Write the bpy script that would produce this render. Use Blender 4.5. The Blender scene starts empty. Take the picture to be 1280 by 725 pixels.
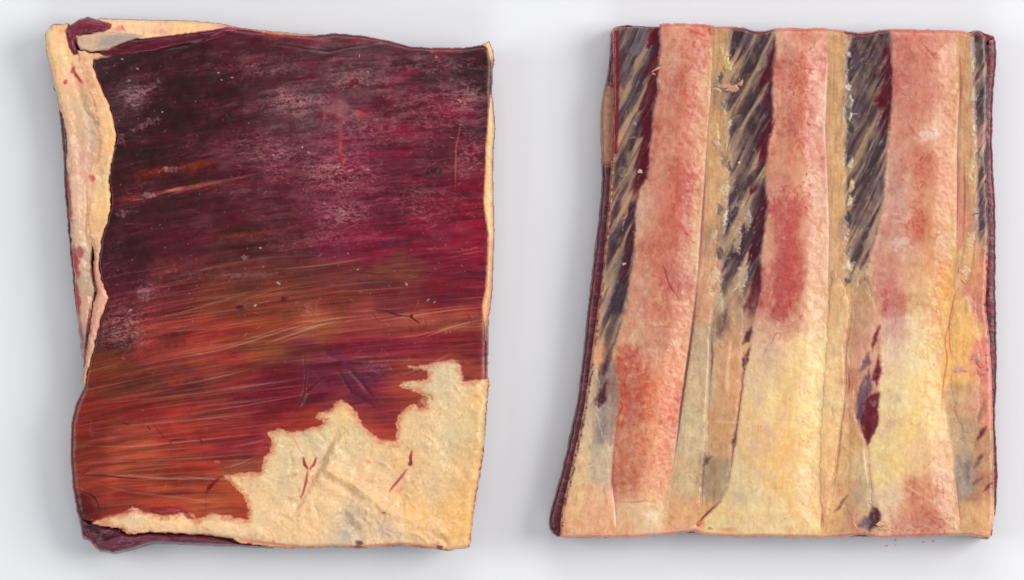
import bpy, math, random
import numpy as np

# ------------------------------------------------------------------ scene, camera, light
scene = bpy.context.scene
col = scene.collection
PX = 0.0005                     # metres per plan unit (half a millimetre)
ZT = 0.031                      # height of the slabs
def WX(px): return (px - 640.0) * PX
def WY(py): return (362.5 - py) * PX

cam_d = bpy.data.cameras.new('camera'); cam = bpy.data.objects.new('camera', cam_d); col.objects.link(cam)
CAM_H = 4.0
cam.location = (0, 0, CAM_H + ZT); cam.rotation_euler = (0, 0, 0)
cam_d.sensor_width = 36.0; cam_d.lens = 36.0 * CAM_H / 0.64; cam_d.clip_end = 50; cam_d.clip_start = 0.1
scene.camera = cam

world = bpy.data.worlds.new('World'); scene.world = world; world.use_nodes = True
bg = world.node_tree.nodes['Background']
bg.inputs[0].default_value = (0.93, 0.96, 1.0, 1); bg.inputs[1].default_value = 0.29

def softbox(name, loc, target, sx, sy, watts, colr):
    d = bpy.data.lights.new(name, 'AREA'); d.shape = 'RECTANGLE'; d.size = sx; d.size_y = sy
    d.energy = watts; d.color = colr
    o = bpy.data.objects.new(name, d); col.objects.link(o); o.location = loc
    v = np.array(target) - np.array(loc)
    from mathutils import Vector
    o.rotation_euler = Vector(v).to_track_quat('-Z', 'Y').to_euler()
    return o
softbox('key_softbox', (2.5, 0.6, 2.3), (0.0, 0, 0), 1.9, 2.2, 92.0, (1.0, 0.985, 0.965))
softbox('fill_softbox', (-2.3, 0.2, 2.2), (0, 0, 0), 1.5, 1.8, 28.0, (0.97, 0.985, 1.0))
softbox('rear_fill', (0.2, 2.4, 2.2), (0, 0, 0), 2.0, 1.4, 27.0, (1.0, 0.99, 0.98))  # fill light added at the rear to weaken the shadows
softbox('front_fill', (0.2, -2.4, 2.2), (0, 0, 0), 2.0, 1.4, 22.0, (0.98, 0.99, 1.0))  # added from the front as well, keeps shadows faint on that side

scene.render.engine = 'CYCLES'
vs = scene.view_settings
vs.view_transform = 'Standard'; vs.look = 'None'; vs.gamma = 1.0; vs.use_curve_mapping = False; vs.exposure = 0.0

# ------------------------------------------------------------------ numpy helpers
f32 = np.float32
_rs = np.random.RandomState(12345)
_perm = np.concatenate([_rs.permutation(256)] * 2).astype(np.int32)
_ga = _rs.permutation(256) * (2 * math.pi / 256); _gx = np.cos(_ga).astype(f32); _gy = np.sin(_ga).astype(f32)
def vnoise(x, y, seed=0):
    """gradient noise, about -1..1"""
    x = np.asarray(x, f32) + f32((seed * 37.17) % 251); y = np.asarray(y, f32) + f32((seed * 91.73) % 241)
    fx0 = np.floor(x); fy0 = np.floor(y); ix = fx0.astype(np.int32) & 255; iy = fy0.astype(np.int32) & 255
    fx = x - fx0; fy = y - fy0; fx1 = fx - 1; fy1 = fy - 1
    ux = fx * fx * (3 - 2 * fx); uy = fy * fy * (3 - 2 * fy)
    p0 = _perm[ix]; p1 = _perm[ix + 1]
    h = _perm[p0 + iy]; a = _gx[h] * fx + _gy[h] * fy
    h = _perm[p1 + iy]; b = _gx[h] * fx1 + _gy[h] * fy
    h = _perm[p0 + iy + 1]; c = _gx[h] * fx + _gy[h] * fy1
    h = _perm[p1 + iy + 1]; d = _gx[h] * fx1 + _gy[h] * fy1
    a += ux * (b - a); c += ux * (d - c)
    return 1.5 * (a + uy * (c - a))
def fbm(x, y, seed=0, octs=4, gain=0.5):
    t = 0; a = 1.0; s = 0
    for i in range(octs):
        t = t + a * vnoise(x * (2 ** i) + 17.3 * i, y * (2 ** i) - 9.1 * i, seed + i * 13); s += a; a *= gain
    return t / s
def sm(a, b, x):
    t = np.clip((x - a) / (b - a), 0, 1); return t * t * (3 - 2 * t)
def sdf(poly, X, Y):
    """signed distance to a polygon, positive inside"""
    P = np.array(poly, f32); d2 = np.full(X.shape, 1e12, f32); ins = np.zeros(X.shape, bool)
    for i in range(len(P)):
        ax, ay = P[i]; bx, by = P[(i + 1) % len(P)]
        ex, ey = bx - ax, by - ay; L = ex * ex + ey * ey + 1e-9
        wx = X - ax; wy = Y - ay
        t = np.clip((wx * ex + wy * ey) / L, 0, 1)
        d2 = np.minimum(d2, (wx - ex * t) ** 2 + (wy - ey * t) ** 2)
        if ay != by:
            c = (ay <= Y) != (by <= Y)
            ins ^= c & (X < ex * (Y - ay) / (by - ay) + ax)
    return np.where(ins, 1, -1) * np.sqrt(d2)
def smooth_poly(poly, n=1):
    P = [tuple(map(float, p)) for p in poly]
    for _ in range(n):
        Q = []
        for i in range(len(P)):
            a = P[i]; b = P[(i + 1) % len(P)]
            Q += [(a[0] * .75 + b[0] * .25, a[1] * .75 + b[1] * .25), (a[0] * .25 + b[0] * .75, a[1] * .25 + b[1] * .75)]
        P = Q
    return P
def lin(c):
    c = np.clip(np.asarray(c, f32) / 255.0, 0, 1)
    return np.where(c <= 0.04045, c / 12.92, ((c + 0.055) / 1.055) ** 2.4)

class Canvas:
    """plan grid over a slab: tissue colour (0..255) and relief in mm"""
    def __init__(s, x0, y0, x1, y1, st):
        s.x0, s.y0, s.st = x0, y0, st
        s.nx = int((x1 - x0) / st) + 1; s.ny = int((y1 - y0) / st) + 1
        s.X, s.Y = np.meshgrid((x0 + np.arange(s.nx) * st).astype(f32), (y0 + np.arange(s.ny) * st).astype(f32))
        s.c = np.zeros((s.ny, s.nx, 3), f32); s.h = np.zeros((s.ny, s.nx), f32)
        s.base = np.zeros((s.ny, s.nx), f32); s.gain = 0.99
        s.wx = 2.2 * fbm(s.X / 9, s.Y / 9, 91, 3); s.wy = 2.2 * fbm(s.X / 9, s.Y / 9, 92, 3)
    def win(s, xa, ya, xb, yb):
        i0 = max(0, int((xa - s.x0) / s.st)); i1 = min(s.nx, int((xb - s.x0) / s.st) + 2)
        j0 = max(0, int((ya - s.y0) / s.st)); j1 = min(s.ny, int((yb - s.y0) / s.st) + 2)
        return (slice(j0, max(j0, j1)), slice(i0, max(i0, i1)))
    def mix(s, w, m, rgb):
        m = m[..., None]
        s.c[w] = s.c[w] * (1 - m) + np.array(rgb, f32) * m
    def shep(s, pts, r, aspect=1.0, warp=1.0):
        """smooth colour field through sample points (x, y, r, g, b)"""
        q = 2
        X = s.X[::q, ::q] + warp * 6 * fbm(s.X[::q, ::q] / 30, s.Y[::q, ::q] / 30, 5, 3)
        Y = s.Y[::q, ::q] + warp * 6 * fbm(s.X[::q, ::q] / 30, s.Y[::q, ::q] / 30, 6, 3)
        acc = np.zeros(X.shape + (3,), f32); ws = np.full(X.shape, 1e-12, f32)
        for (x, y, R, G, B) in pts:
            d2 = ((X - x) ** 2 + ((Y - y) * aspect) ** 2) / (r * r)
            w = np.exp(-d2) + 1e-4 / (1 + d2) ** 2
            ws += w; acc += w[..., None] * np.array((R, G, B), f32)
        acc /= ws[..., None]
        out = np.repeat(np.repeat(acc, q, 0), q, 1)[:s.ny, :s.nx]
        o = out.copy(); o[1:-1, 1:-1] = (out[:-2, 1:-1] + out[2:, 1:-1] + out[1:-1, :-2] + out[1:-1, 2:] + 2 * out[1:-1, 1:-1]) / 6
        return o
    def stroke(s, pts, w, rgb=None, a=1.0, soft=1.0, dh=0.0, taper=True, warp=0.0, hw=None):
        P = np.array(pts, f32); m = max(w, hw or 0) + soft * 2 + 3 + warp * 3
        W = s.win(P[:, 0].min() - m, P[:, 1].min() - m, P[:, 0].max() + m, P[:, 1].max() + m)
        X = s.X[W]; Y = s.Y[W]
        if X.size == 0: return
        if warp: X = X + warp * s.wx[W]; Y = Y + warp * s.wy[W]
        seg = np.sqrt(((P[1:] - P[:-1]) ** 2).sum(1)); cum = np.concatenate([[0], np.cumsum(seg)]); tot = cum[-1] + 1e-6
        best = np.full(X.shape, 1e9, f32); bt = np.zeros(X.shape, f32)
        for i in range(len(P) - 1):
            e = P[i + 1] - P[i]; L = (e ** 2).sum() + 1e-9
            t = np.clip(((X - P[i, 0]) * e[0] + (Y - P[i, 1]) * e[1]) / L, 0, 1)
            d = np.hypot(X - P[i, 0] - e[0] * t, Y - P[i, 1] - e[1] * t)
            k = d < best; best = np.where(k, d, best); bt = np.where(k, (cum[i] + t * seg[i]) / tot, bt)
        tp = np.clip(4 * bt * (1 - bt), 0, 1) ** 0.5 if taper else 1.0
        if rgb is not None:
            mk = np.clip((w * tp - best) / soft + 0.5, 0, 1) * a * (tp if taper else 1)
            s.mix(W, mk, rgb)
        if dh:
            if abs(dh) < .3: dh = dh * .35
            ww = hw or w
            s.h[W] += dh * np.exp(-(best / max(ww, .6)) ** 2) * tp
    def blob(s, x, y, rx, ry, rgb, a=1.0, rot=0, soft=0.5, dh=0.0, warp=1.0, rough=0.5, tex=0.0):
        m = max(rx, ry) * (1.6 + rough) + 6
        W = s.win(x - m, y - m, x + m, y + m); X = s.X[W]; Y = s.Y[W]
        if X.size == 0: return
        X = X + warp * s.wx[W]; Y = Y + warp * s.wy[W]
        c, n = math.cos(rot), math.sin(rot)
        u = ((X - x) * c + (Y - y) * n) / rx; v = (-(X - x) * n + (Y - y) * c) / ry
        d = np.sqrt(u * u + v * v) + rough * 0.5 * fbm(X / 5, Y / 5, int(x * 7 + y) % 997, 3)
        mk = np.clip((1 - d) / soft + 0.0, 0, 1); mk = mk * mk * (3 - 2 * mk)
        if tex: mk = mk * np.clip(1 - tex * (.45 - 1.3 * fbm(X / 4.5 + 3.1, Y / 2.6, 7, 4, .65)), 0, 1)
        if rgb is not None: s.mix(W, mk * a, rgb)
        if dh: s.h[W] += dh * mk
    def poly(s, pts, rgb, a=1.0, soft=2.0, warp=0.6, dh=0.0):
        P = np.array(pts, f32); m = soft + 8
        W = s.win(P[:, 0].min() - m, P[:, 1].min() - m, P[:, 0].max() + m, P[:, 1].max() + m)
        d = sdf(pts, s.X[W] + warp * s.wx[W], s.Y[W] + warp * s.wy[W])
        mk = sm(-soft, soft, d)
        if rgb is not None: s.mix(W, mk * a, rgb)
        if dh: s.h[W] += dh * mk
        return W, mk

# ------------------------------------------------------------------ materials
def tissue(name, rough=0.4, rvar=0.15, bump=0.25, bscale=900, spec=0.5, sss=0.0, cvar=0.12, coat=0.0):
    m = bpy.data.materials.new(name); m.use_nodes = True
    nt = m.node_tree; N = nt.nodes; L = nt.links; b = N['Principled BSDF']
    at = N.new('ShaderNodeAttribute'); at.attribute_name = 'tissue_colour'
    tc = N.new('ShaderNodeTexCoord')
    n1 = N.new('ShaderNodeTexNoise'); n1.inputs['Scale'].default_value = bscale * 0.8; n1.inputs['Detail'].default_value = 4
    n2 = N.new('ShaderNodeTexNoise'); n2.inputs['Scale'].default_value = 160; n2.inputs['Detail'].default_value = 5
    n3 = N.new('ShaderNodeTexNoise'); n3.inputs['Scale'].default_value = bscale; n3.inputs['Detail'].default_value = 3
    for n in (n1, n2, n3): L.new(tc.outputs['Object'], n.inputs['Vector'])
    mr = N.new('ShaderNodeMapRange'); mr.inputs[1].default_value = 0.3; mr.inputs[2].default_value = 0.7
    mr.inputs[3].default_value = 1 - cvar; mr.inputs[4].default_value = 1 + cvar
    L.new(n1.outputs['Fac'], mr.inputs[0])
    mx = N.new('ShaderNodeMix'); mx.data_type = 'RGBA'; mx.blend_type = 'MULTIPLY'; mx.inputs[0].default_value = 1
    L.new(at.outputs['Color'], mx.inputs[6]); L.new(mr.outputs[0], mx.inputs[7])
    L.new(mx.outputs[2], b.inputs['Base Color'])
    rr = N.new('ShaderNodeMapRange'); rr.inputs[1].default_value = 0.3; rr.inputs[2].default_value = 0.7
    rr.inputs[3].default_value = rough - rvar; rr.inputs[4].default_value = rough + rvar
    L.new(n2.outputs['Fac'], rr.inputs[0]); L.new(rr.outputs[0], b.inputs['Roughness'])
    bp = N.new('ShaderNodeBump'); bp.inputs['Strength'].default_value = bump; bp.inputs['Distance'].default_value = 0.0006
    L.new(n3.outputs['Fac'], bp.inputs['Height']); L.new(bp.outputs[0], b.inputs['Normal'])
    b.inputs['Specular IOR Level'].default_value = spec
    if coat: b.inputs['Coat Weight'].default_value = coat; b.inputs['Coat Roughness'].default_value = 0.25
    if sss:
        b.inputs['Subsurface Weight'].default_value = sss; b.inputs['Subsurface Radius'].default_value = (1.0, 0.45, 0.25)
        b.inputs['Subsurface Scale'].default_value = 0.0012
    return m
M_muscle = tissue('moist_muscle', 0.30, 0.09, 0.12, 1100, 0.42, cvar=.08)
M_fat = tissue('beef_fat', 0.34, 0.10, 0.08, 700, 0.42, sss=0.4, cvar=0.03)
M_bone = tissue('rib_membrane', 0.32, 0.10, 0.06, 800, 0.36, sss=0.4, cvar=0.03)
M_inter = tissue('intercostal_membrane', 0.28, 0.10, 0.12, 900, 0.45, cvar=0.10)
M_flesh = tissue('cut_flesh', 0.32, 0.14, 0.5, 420, 0.45, cvar=0.18)

mt = bpy.data.materials.new('white_acrylic'); mt.use_nodes = True
_n = mt.node_tree.nodes; _l = mt.node_tree.links; _b = _n['Principled BSDF']
_t = _n.new('ShaderNodeTexNoise'); _t.inputs['Scale'].default_value = 3.0; _t.inputs['Detail'].default_value = 3
_tc = _n.new('ShaderNodeTexCoord'); _l.new(_tc.outputs['Object'], _t.inputs['Vector'])
_r = _n.new('ShaderNodeValToRGB'); _r.color_ramp.elements[0].color = (0.735, 0.740, 0.77, 1); _r.color_ramp.elements[1].color = (0.755, 0.76, 0.785, 1)
_l.new(_t.outputs['Fac'], _r.inputs[0]); _l.new(_r.outputs[0], _b.inputs['Base Color'])
_b.inputs['Roughness'].default_value = 0.55; _b.inputs['Specular IOR Level'].default_value = 0.25

# ------------------------------------------------------------------ mesh builders
def tag(o, label=None, cat=None, group=None, kind=None):
    if label: o['label'] = label
    if cat: o['category'] = cat
    if group: o['group'] = group
    if kind: o['kind'] = kind
    return o
def grid_mesh(name, V, F, C, mat, parent, smooth=True, gain=0.95, pull=0.004):
    me = bpy.data.meshes.new(name); V = np.asarray(V, f32); F = np.asarray(F, np.int32); k = F.shape[1]
    me.vertices.add(len(V)); me.vertices.foreach_set('co', V.ravel())
    me.loops.add(F.size); me.loops.foreach_set('vertex_index', F.ravel())
    me.polygons.add(len(F)); me.polygons.foreach_set('loop_start', np.arange(0, F.size, k, dtype=np.int32))
    me.update(calc_edges=True)
    if C is not None:
        a = me.color_attributes.new('tissue_colour', 'FLOAT_COLOR', 'POINT')
        rgba = np.ones((len(V), 4), f32); _c = lin(C) * gain; rgba[:, :3] = np.maximum(_c - pull, _c * .3); a.data.foreach_set('color', rgba.ravel())
    me.polygons.foreach_set('use_smooth', np.full(len(F), smooth, bool))
    me.materials.append(mat); me.validate()
    o = bpy.data.objects.new(name, me); col.objects.link(o); o.parent = parent
    return o
def patch(name, parent, cv, poly, off, w, mat, warp=0.7, skirt=2.0, drop=5.0, dome=0.0, clip=None, jag=None):
    """a layer of tissue with a rounded lip, lying on the slab; off and dome in mm"""
    P = np.array(poly, f32); m = skirt + 5
    W = cv.win(P[:, 0].min() - m, P[:, 1].min() - m, P[:, 0].max() + m, P[:, 1].max() + m)
    X = cv.X[W]; Y = cv.Y[W]
    s = sdf(poly, X + warp * cv.wx[W], Y + warp * cv.wy[W])
    if jag is not None: s = s + jag[W]
    if clip is not None: s = np.minimum(s, clip[W])
    t = np.clip(s / w, 0, 1); z = off * np.sqrt(1 - (1 - t) ** 2)
    if dome: z = z + dome * sm(0, 1, s / 34.0)
    z = np.where(s < 0, s / skirt * drop, z)
    z = z + cv.h[W] + cv.base[W]
    keep = s > -skirt - 0.8
    q = keep[:-1, :-1] & keep[1:, :-1] & keep[:-1, 1:] & keep[1:, 1:]
    used = np.zeros(keep.shape, bool); used[:-1, :-1] |= q; used[1:, :-1] |= q; used[:-1, 1:] |= q; used[1:, 1:] |= q
    idx = np.full(keep.shape, -1, np.int64); idx[used] = np.arange(used.sum())
    F = np.stack([idx[:-1, :-1][q], idx[1:, :-1][q], idx[1:, 1:][q], idx[:-1, 1:][q]], 1)
    px, py, _ = parent['_o']
    V = np.stack([WX(X[used]) - px, WY(Y[used]) - py, ZT + z[used] * 0.001], 1)
    return grid_mesh(name, V, F, cv.c[W][used], mat, parent, gain=cv.gain)
def resample(poly, n):
    P = np.array(poly + [poly[0]], float); d = np.sqrt(((P[1:] - P[:-1]) ** 2).sum(1)); c = np.concatenate([[0], np.cumsum(d)])
    t = np.linspace(0, c[-1], n, endpoint=False)
    return np.stack([np.interp(t, c, P[:, 0]), np.interp(t, c, P[:, 1])], 1)
def block(name, parent, poly, colour, mat, seed, n=1500, top=6.0, inset=None):
    """the solid body of a slab: closed, with fibrous side walls"""
    P = resample(smooth_poly(poly, 1), n)
    T = np.roll(P, -3, 0) - np.roll(P, 3, 0); T /= np.linalg.norm(T, axis=1)[:, None] + 1e-9
    A = 0.5 * np.sum(P[:, 0] * np.roll(P[:, 1], -1) - np.roll(P[:, 0], -1) * P[:, 1])
    Nn = np.stack([-T[:, 1], T[:, 0]], 1) * (1 if A > 0 else -1)      # inward
    H = ZT * 1000
    rings = [(14, H - top), (5, H - top), (2.0, H - top - .8), (0.8, H - top - 2.2), (0.3, H - top - 4), (0, H - top - 7)]
    rings += [(0, z) for z in np.linspace(H - top - 9, 6, 6)] + [(0.5, 4), (1.5, 1.2), (4, 0.05)]
    V = []; C = []; u = np.arange(n) * (2 * math.pi / n); px, py, _ = parent['_o']
    for k, (ins, z) in enumerate(rings):
        amp = 0 if k < 2 else 1.0
        nz = 1.5 * fbm(P[:, 0] / 6 + P[:, 1] / 7, np.full(n, z / 4.0), seed, 4) + 0.9 * fbm(P[:, 0] / 24, P[:, 1] / 24 + z / 20, seed + 3, 2)
        q = P + Nn * (ins + amp * nz + 0.6 + (inset(P) if inset else 0))[:, None]
        V.append(np.stack([WX(q[:, 0]) - px, WY(q[:, 1]) - py, np.full(n, z / 1000)], 1))
        C.append(colour(P, z, seed))
    V = np.concatenate(V); C = np.concatenate(C); R = len(rings)
    i = np.arange(n); j = (i + 1) % n; F = []
    for k in range(R - 1):
        F.append(np.stack([k * n + i, k * n + j, (k + 1) * n + j, (k + 1) * n + i], 1))
    F = np.concatenate(F)
    if A < 0: F = F[:, ::-1]
    me_o = grid_mesh(name, V, F, C, mat, parent)
    # caps
    import bmesh
    bm = bmesh.new(); bm.from_mesh(me_o.data); bm.verts.ensure_lookup_table()
    for k in (0, R - 1):
        ring = [bm.verts[k * n + a] for a in range(n)]
        try: bm.faces.new(ring)
        except Exception: pass
    bmesh.ops.recalc_face_normals(bm, faces=bm.faces); bm.to_mesh(me_o.data); bm.free()
    return me_o
def lump(name, parent, cv, x, y, rx, ry, rz, rot, rgb, mat, seed, lift=0.0):
    """a small irregular shred of tissue lying on a slab (or on the table when cv is None)"""
    rnd = np.random.RandomState(seed); nu, nv = 12, 7
    ph = np.linspace(0, math.pi, nv); th = np.linspace(0, 2 * math.pi, nu, endpoint=False)
    V = []; C = []
    amp = 1 + 0.35 * rnd.uniform(-1, 1, nu)
    for p in ph:
        for k, t in enumerate(th):
            a = amp[k] * math.sin(p) * (1 + 0.12 * rnd.uniform(-1, 1))
            V.append((a * math.cos(t) * rx, a * math.sin(t) * ry, math.cos(p) * rz * (1 + 0.2 * rnd.uniform(-1, 1))))
            C.append(np.array(rgb) * (1 + 0.12 * rnd.uniform(-1, 1)))
    V = np.array(V); c, s_ = math.cos(rot), math.sin(rot)
    X = V[:, 0] * c - V[:, 1] * s_; Y = V[:, 0] * s_ + V[:, 1] * c
    if cv is not None:
        i = int((x - cv.x0) / cv.st); j = int((y - cv.y0) / cv.st); z0 = ZT * 1000 + cv.h[j, i] + cv.base[j, i] + lift
        px, py, _ = parent['_o']
    else: z0 = rz * 0.6; px = WX(x); py = WY(y)
    W = np.stack([WX(x) - px + X * PX, WY(y) - py - Y * PX, (z0 + V[:, 2]) * 0.001], 1)
    F = [(a * nu + k, (a + 1) * nu + k, (a + 1) * nu + (k + 1) % nu, a * nu + (k + 1) % nu) for a in range(nv - 1) for k in range(nu)]
    o = grid_mesh(name, W, F, np.array(C), mat, parent)
    if cv is None: o.location = (px, py, 0)
    return o
def vessel(name, parent, cv, pts, r, rgb, mat, lift=0.2):
    """a thin vein or strand lying on the surface; pts in plan units, r in plan units"""
    P = resample_open(pts, max(6, int(len(pts) * 5))); n = len(P); k = 6; V = []; C = []
    px, py, _ = parent['_o']
    T = np.gradient(P, axis=0); T /= np.linalg.norm(T, axis=1)[:, None] + 1e-9
    for i in range(n):
        ii = int(np.clip((P[i, 0] - cv.x0) / cv.st, 0, cv.nx - 1)); jj = int(np.clip((P[i, 1] - cv.y0) / cv.st, 0, cv.ny - 1))
        z0 = ZT * 1000 + cv.h[jj, ii] + cv.base[jj, ii] + lift
        rr = r * (0.35 + 0.65 * math.sin(math.pi * (i + .6) / (n + .2)))
        for a in range(k):
            t = 2 * math.pi * a / k; o = math.cos(t) * rr
            V.append((WX(P[i, 0] - T[i, 1] * o) - px, WY(P[i, 1] + T[i, 0] * o) - py, (z0 + math.sin(t) * rr * 0.5) * 0.001))
            C.append(rgb)
    F = [(i * k + a, i * k + (a + 1) % k, (i + 1) * k + (a + 1) % k, (i + 1) * k + a) for i in range(n - 1) for a in range(k)]
    return grid_mesh(name, V, F, np.array(C), mat, parent)
def resample_open(pts, n):
    P = np.array(pts, float); d = np.sqrt(((P[1:] - P[:-1]) ** 2).sum(1)); c = np.concatenate([[0], np.cumsum(d)])
    t = np.linspace(0, c[-1], n)
    Q = np.stack([np.interp(t, c, P[:, 0]), np.interp(t, c, P[:, 1])], 1)
    for _ in range(2): Q[1:-1] = (Q[:-2] + 2 * Q[1:-1] + Q[2:]) / 4
    return Q
def root(name, x, y, label, cat):
    e = bpy.data.objects.new(name, None); col.objects.link(e); e.location = (WX(x), WY(y), 0); e.empty_display_size = 0.05
    e['_o'] = (WX(x), WY(y), 0.0)
    return tag(e, label, cat)

# ------------------------------------------------------------------ the table
S = 3.0
tm = grid_mesh('table_surface', [(-S, -S, 0), (S, -S, 0), (S, S, 0), (-S, S, 0)], [(0, 1, 2, 3)], None, mt, None, False)
tag(tm, kind='structure')

# ================================================================== LEFT SLAB
rng = random.Random(4)
L = Canvas(40, 8, 634, 704, 0.9)
SIL_L = [(57,38),(66,31),(80,30),(92,27),(108,22),(118,26),(125,24),(180,26),(240,27),(275,31),(300,36),(345,40),(395,43),(420,41),(455,44),(485,50),(510,57),(540,59),(580,59),(600,56),(610,53),(614,62),(616,75),(615,110),(617,160),(615,220),(616,290),(613,370),(609,395),(608,440),(609,480),(606,520),(602,570),(597,600),(590,640),(585,683),(560,687),(540,684),(500,680),(450,685),(420,682),(360,683),(320,676),(260,668),(215,667),(180,672),(160,680),(143,684),(128,680),(118,672),(106,664),(101,652),(97,640),(91,610),(88,570),(89,530),(95,505),(103,485),(103,450),(99,425),(96,405),(92,385),(87,330),(82,280),(79,240),(76,180),(72,140),(65,90),(57,60)]
dL = sdf(SIL_L, L.X, L.Y)
R_ = 10.0
L.base = (-0.26 * R_ * (1 - np.sqrt(1 - (1 - np.clip(dL / R_, 0, 1)) ** 2))).astype(f32)
# broad unevenness of the slab
L.base += (1.1 * fbm(L.X / 120, L.Y / 120, 41, 3)).astype(f32)
# the left rim lies lower than the sheet
muscle_left = [(117,75),(117,85),(125,107),(135,127),(142,150),(147,170),(142,190),(137,222),(140,255),(135,275),(127,300),(124,330),(127,350),(136,372),(127,397),(120,425),(112,457),(106,482)]
_ml = np.array(muscle_left, f32); xm = np.interp(L.Y[:, 0], _ml[:, 1], _ml[:, 0])[:, None]
rimw = sm(2, -12, L.X - xm) * sm(500, 470, L.Y) * sm(60, 85, L.Y)
L.base -= (2.2 * rimw).astype(f32)

# fibre coordinate: fibres run along v = const
gx = 310 * (1 - np.exp(-(L.X - 90) / 310)); Aa = 0.28 - 0.20 * sm(430, 640, L.Y)
v = L.Y + Aa * gx - 9 * np.exp(-((L.X - 88) / 26) ** 2) * sm(480, 640, L.Y); u = L.X
def slope(x, y):
    a = 0.28 - 0.20 * float(sm(430, 640, np.float32(y))); return -a * math.exp(-(x - 90) / 310)

pm = [(150,85,62,38,44),(200,85,60,28,36),(250,90,58,22,30),(300,70,90,40,52),(350,75,84,48,54),(400,80,90,58,66),(450,95,100,70,78),(500,110,92,45,55),(560,90,80,52,60),(600,85,48,26,32),
(150,125,70,50,56),(220,130,55,14,24),(280,140,60,20,30),(330,130,85,50,60),(370,140,104,78,84),(430,150,120,65,85),(500,130,95,28,45),(560,140,115,35,58),(600,150,75,35,48),
(160,190,50,20,25),(220,170,62,18,30),(300,180,98,44,62),(360,190,105,50,72),(430,190,125,45,75),(500,190,115,38,60),(560,190,100,40,55),(600,200,95,25,45),
(160,215,66,20,25),(300,225,85,32,48),(360,225,105,42,60),(430,225,120,38,65),(520,225,95,35,50),(590,230,125,20,50),(220,235,72,24,34),
(150,270,60,15,28),(200,270,75,22,40),(260,260,80,28,38),(330,265,90,40,50),(400,265,115,45,68),(470,260,110,35,58),(550,260,125,30,55),(595,270,140,20,50),
(150,310,55,15,28),(220,300,80,22,38),(300,300,80,38,35),(360,300,90,38,45),(420,300,120,35,60),(460,300,130,22,55),(540,300,130,30,58),(595,310,140,25,55),
(150,345,60,12,30),(220,340,95,38,38),(300,345,95,48,38),(370,345,98,50,38),(430,345,110,52,48),(500,340,115,60,48),(560,340,115,28,48),(595,345,110,22,45),
(150,380,80,25,36),(210,380,100,38,38),(280,375,110,55,35),(350,375,115,55,35),(420,375,110,50,38),(500,375,105,38,45),(560,370,100,25,45),(595,380,105,30,45),
(140,420,75,30,28),(200,410,140,50,40),(270,410,150,55,40),(330,410,140,65,35),(400,405,150,85,50),(460,400,150,70,60),(520,400,155,78,60),(590,400,170,92,62),
(130,460,120,55,20),(200,440,160,60,45),(260,445,168,68,48),(330,440,140,70,40),(380,440,120,45,50),(450,430,130,35,50),(520,430,135,35,50),(590,430,120,30,40),
(120,480,130,45,25),(180,480,115,50,30),(240,480,130,45,35),(300,470,150,50,40),(340,475,115,20,40),(400,460,120,35,55),(450,470,115,35,60),(510,465,140,50,45),(590,460,150,60,50),
(110,520,150,40,30),(180,510,150,38,28),(250,505,155,45,35),(320,500,130,30,40),(360,490,120,15,35),(430,490,110,30,60),(480,510,150,45,55),(510,500,160,60,40),
(100,545,150,45,25),(160,545,185,75,45),(230,535,175,55,38),(290,535,160,50,40),(360,520,150,35,35),(470,535,165,50,45),
(100,580,150,55,35),(170,580,190,80,45),(240,575,180,60,38),(300,560,150,35,45),(330,555,130,20,40),(310,580,140,75,45),
(105,610,165,60,35),(160,610,190,75,40),(230,605,185,75,40),(280,620,185,80,40),(305,640,180,65,35),
(110,640,110,30,25),(150,635,160,55,35),(200,630,180,70,40),(270,640,190,100,55)]
L.c = L.shep(pm, 21, 1.3)
# muscle grain
fl = fbm(u / 70, v / 4.2, 11, 4); ff = fbm(u / 34, v / 1.7, 12, 3); fb = fbm(u / 170, v / 7.5, 13, 3)
up = sm(380, 240, L.Y)
L.c *= (1 + 0.16 * fl + 0.12 * ff + 0.16 * fb)[..., None]
def lay(m, rgb):
    m = np.clip(m, 0, 1)[..., None]; L.c = L.c * (1 - m) + np.array(rgb, f32) * m
lay((1 - up) * sm(.05, .5, fb) * .18 * sm(330, 420, L.Y), (184, 88, 58))       # pale fibre bundles below
lay((1 - up) * sm(.05, .5, -fb) * .28, (104, 24, 26))
lay((1 - up) * sm(.2, .5, fl) * .18, (196, 110, 76))
lay((1 - up) * sm(.05, .5, fbm(u / 90, v / 18, 14, 4)) * .32 * sm(360, 400, L.Y), (112, 50, 30))
lay((1 - up) * sm(.12, .5, fbm(u / 90, v / 14, 15, 4)) * .40, (136, 26, 30))
L.h += 0.07 * fl + 0.03 * ff + .12 * fb + .45 * fbm(u / 60, v / 26, 16, 3)
L.c *= (1 - .20 * up)[..., None]
n = fbm(L.X / 26, L.Y / 18, 21, 4); lay(sm(0.1, 0.5, n) * 0.5 * (.25 + .75 * up), (74, 4, 26))     # blotches of deep red
n = fbm(L.X / 40, L.Y / 22, 22, 4); lay(sm(0.1, 0.5, n) * 0.45 * up * sm(330, 460, L.X), (140, 16, 58))
n = fbm(L.X / 30, L.Y / 18, 23, 4); lay(sm(0.05, 0.45, n) * 0.3 * sm(400, 260, L.X) * up, (48, 6, 16))
tt = np.clip(.5 + 1.2 * fbm(u / 90, v / 7, 24, 4, .55), 0, 1)[..., None]; L.c = L.c * (1.15 - .30 * tt)
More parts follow.
